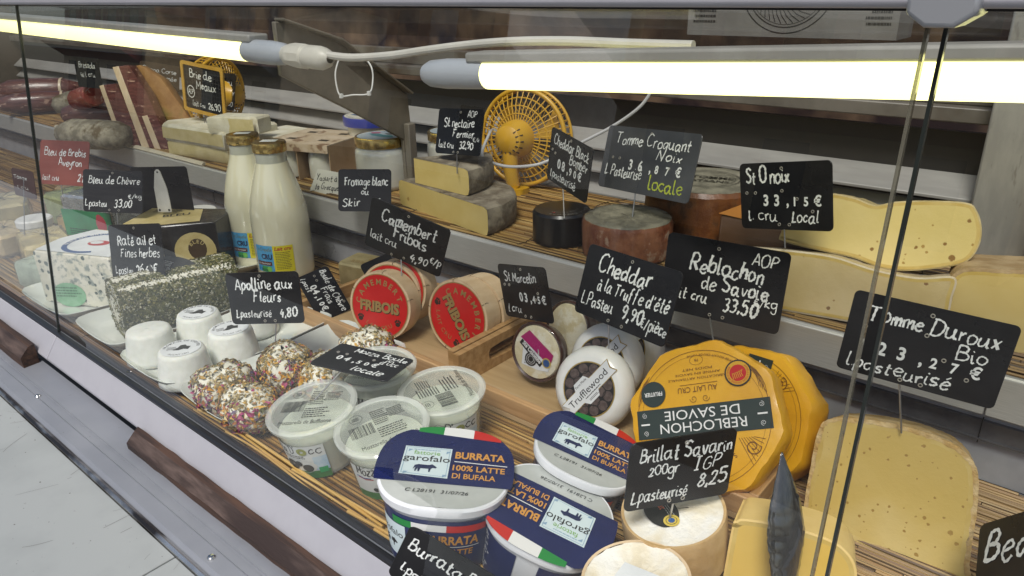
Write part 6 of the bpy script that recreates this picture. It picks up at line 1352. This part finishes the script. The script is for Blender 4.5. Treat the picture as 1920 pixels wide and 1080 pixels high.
sign('camembert', 'black slate sign reading Camembert above the red boxes, price 4,90', [('Camembert', .16, .64, .23, .70), ('Fribois', .34, .40, .22, .42), ('lait cru', .06, .22, .16, .34), ('4,90', .60, .10, .20, .22), ('€/p', .84, .22, .14, .14)], ((753, 522, 1.09), (.48, .03)), holes=((.48, .92), (.36, .05), (.52, .08)))
sign('stm', 'black slate sign reading St Marcelin with printed price 03,45', [('St Marcelin', .12, .70, .17, .66), ('l cru', .10, .12, .15, .28)], ((1010, 665, .950), (.62, .03)), holes=H3, price=('03,45€', .42, .34, .17, .10))
sign('truffe', 'black slate sign reading Cheddar a la Truffe above the white cheddars', [('Cheddar', .16, .66, .24, .58), ('à la Truffe d\'été', .20, .42, .18, .76), ('L.Pasteu', .06, .16, .17, .36), ('9,90', .52, .16, .22, .22), ('€/pièce', .73, .14, .16, .26)], ((1141, 670, .875), (.40, .02)), holes=((.5, .93), (.40, .06), (.55, .05)))
sign('reblochon', 'black slate sign reading Reblochon de Savoie at 33,50 on yellow wrapper', [('AOP', .72, .78, .14, .20), ('Reblochon', .22, .58, .22, .60), ('de Savoie', .34, .38, .18, .54), ('lait cru', .08, .20, .15, .32), ('33,50', .54, .16, .21, .28), ('€/kg', .78, .30, .12, .18)], ((1340, 655, .80), (.44, .02)), holes=((.44, .90), (.44, .06), (.55, .06)))
sign('duroux', 'large black slate sign reading Tomme Duroux Bio near the right pane joint', [('Tomme Duroux', .12, .69, .19, .80), ('Bio', .70, .48, .16, .18), ('l.pasteurisé', .06, .08, .17, .66)], ((1690, 812, .69), (.42, .03)), holes=((.50, .90), (.12, .60), (.22, .60), (.50, .66), (.64, .42), (.80, .26), (.42, .06), (.55, .06)), price=('23,27€', .26, .30, .16, .125), r=.005)
sign('brillat', 'black slate sign reading Brillat Savarin IGP 8,25 on the cream round', [('Brillat Savarin', .10, .70, .20, .86), ('200gr', .20, .49, .16, .28), ('IGP', .62, .47, .18, .26), ('L.pasteurisé', .06, .12, .18, .52), ('8,25', .68, .22, .26, .28)], ((1255, 975, .655), (.48, .02)), holes=((.52, .90), (.42, .07), (.55, .07)))
sign('be', 'black slate sign cut by the right edge beginning with Be', [('Beaufort', .10, .42, .42, 1.3)], None, holes=((.16, .12), (.34, .12)))
sign('burrata', 'black slate sign leaning low in front of the navy tubs reading Burrata', [('Burrata Bufala', .06, .62, .22, .9), ('l.pasteu', .08, .22, .18, .4)], None, push=.12, holes=(), drop=.016)
sign('nectaire', 'black slate sign reading St Nectaire Fermier over the grey rinded cheese', [('AOP', .66, .82, .13, .2), ('St nectaire', .16, .60, .19, .66), ('Fermier', .36, .38, .17, .48), ('lait cru', .08, .14, .15, .34), ('32,90', .54, .14, .20, .30), ('€/k', .82, .30, .10, .14)], ((857, 325, 1.19), (.48, .03)), holes=((.5, .92), (.42, .05), (.52, .05)))
sign('bomber', 'narrow looking black slate sign reading Cheddar Black on the black drum', [('Cheddar Black', .10, .72, .18, .84), ('Bomber', .52, .52, .18, .42), ('l.pasteurisé', .10, .10, .16, .62)], ((1058, 410, 1.075), (.40, .02)), holes=((.5, .93), (.08, .60), (.16, .56), (.7, .5)), price=('08,90€', .28, .32, .18, .11))
sign('croquant', 'slate sign with painted grey reflection reading Tomme Croquant Noix with green word locale', [('Tomme Croquant', .12, .73, .17, .80), ('Noix', .60, .55, .15, .26), ('L. Pasteurisé', .06, .22, .17, .42), ('locale', .58, .10, .20, .34, 0, 1)], ((1183, 428, 1.05), (.44, .02)), holes=((.5, .93), (.12, .50), (.20, .50), (.75, .45)), price=('36,87€', .34, .35, .16, .11), board=mat('grey_reflection_slate', (.045, .048, .054), (.07, .073, .08), 9, rough=.3, coat=.2))  # board colour greyed to stand in for a pale reflection over it
sign('onoix', 'black slate sign reading St O noix before the spotted tomme', [('St O noix', .08, .70, .22, .48), ('l. cru', .10, .14, .17, .32), ('Local', .58, .12, .18, .28)], ((1472, 466, .86), (.48, .02)), holes=((.48, .91), (.08, .55), (.18, .55), (.48, .58), (.64, .46), (.80, .28), (.44, .08), (.55, .08)), price=('33,15€', .30, .36, .17, .12))
sign('fromage', 'black slate sign reading Fromage blanc ou Skir before the gold lid jar', [('Fromage blanc', .12, .62, .20, .82), ('ou', .44, .40, .15, .14), ('Skir', .08, .12, .20, .34), ('5', .70, .08, .24, .10)], None, holes=(), push=-.06)
# white scalloped card
c, x, y, w, h = BOARDS['yaourt']; c, x, y = Vector(c), Vector(x), Vector(y); w *= .92; h *= 1.0; z = x.cross(y)
t = thing('price_card', 'white scalloped paper card reading Yaourt a la Grecque 4,30', 'price sign', Matrix(((x.x, y.x, z.x, c.x), (x.y, y.y, z.y, c.y), (x.z, y.z, z.z, c.z), (0, 0, 0, 1))))
pts = []
for (x0, y0), (x1, y1), nn in (((-.5, -.5), (.5, -.5), 12), ((.5, -.5), (.5, .5), 8), ((.5, .5), (-.35, .5), 12), ((-.35, .5), (-.5, -.5), 9)):
    for k in range(nn * 4): q = k / nn / 4; b = .018 * abs(math.sin(q * nn * PI)); dx, dy = y1 - y0, -(x1 - x0); pts.append(((x0 + (x1 - x0) * q + dx * b) * w, (y0 + (y1 - y0) * q + dy * b) * h))
MB().prism(pts, -.0006, 0).build('card', mat('card_white', (.66, .66, .58), rough=.6), t)
D = Decal(); hand(D, 'Yaourt à', -w * .32, h * .16, h * .18, 0, .05, w * .62, thick=.11); hand(D, 'la Grecque', -w * .30, -h * .12, h * .18, 0, .08, w * .70, thick=.11); hand(D, '4,30€', -w * .12, -h * .40, h * .20, 0, .05, w * .5, thick=.12)
D.build('handwriting', ink, t, smooth=0)
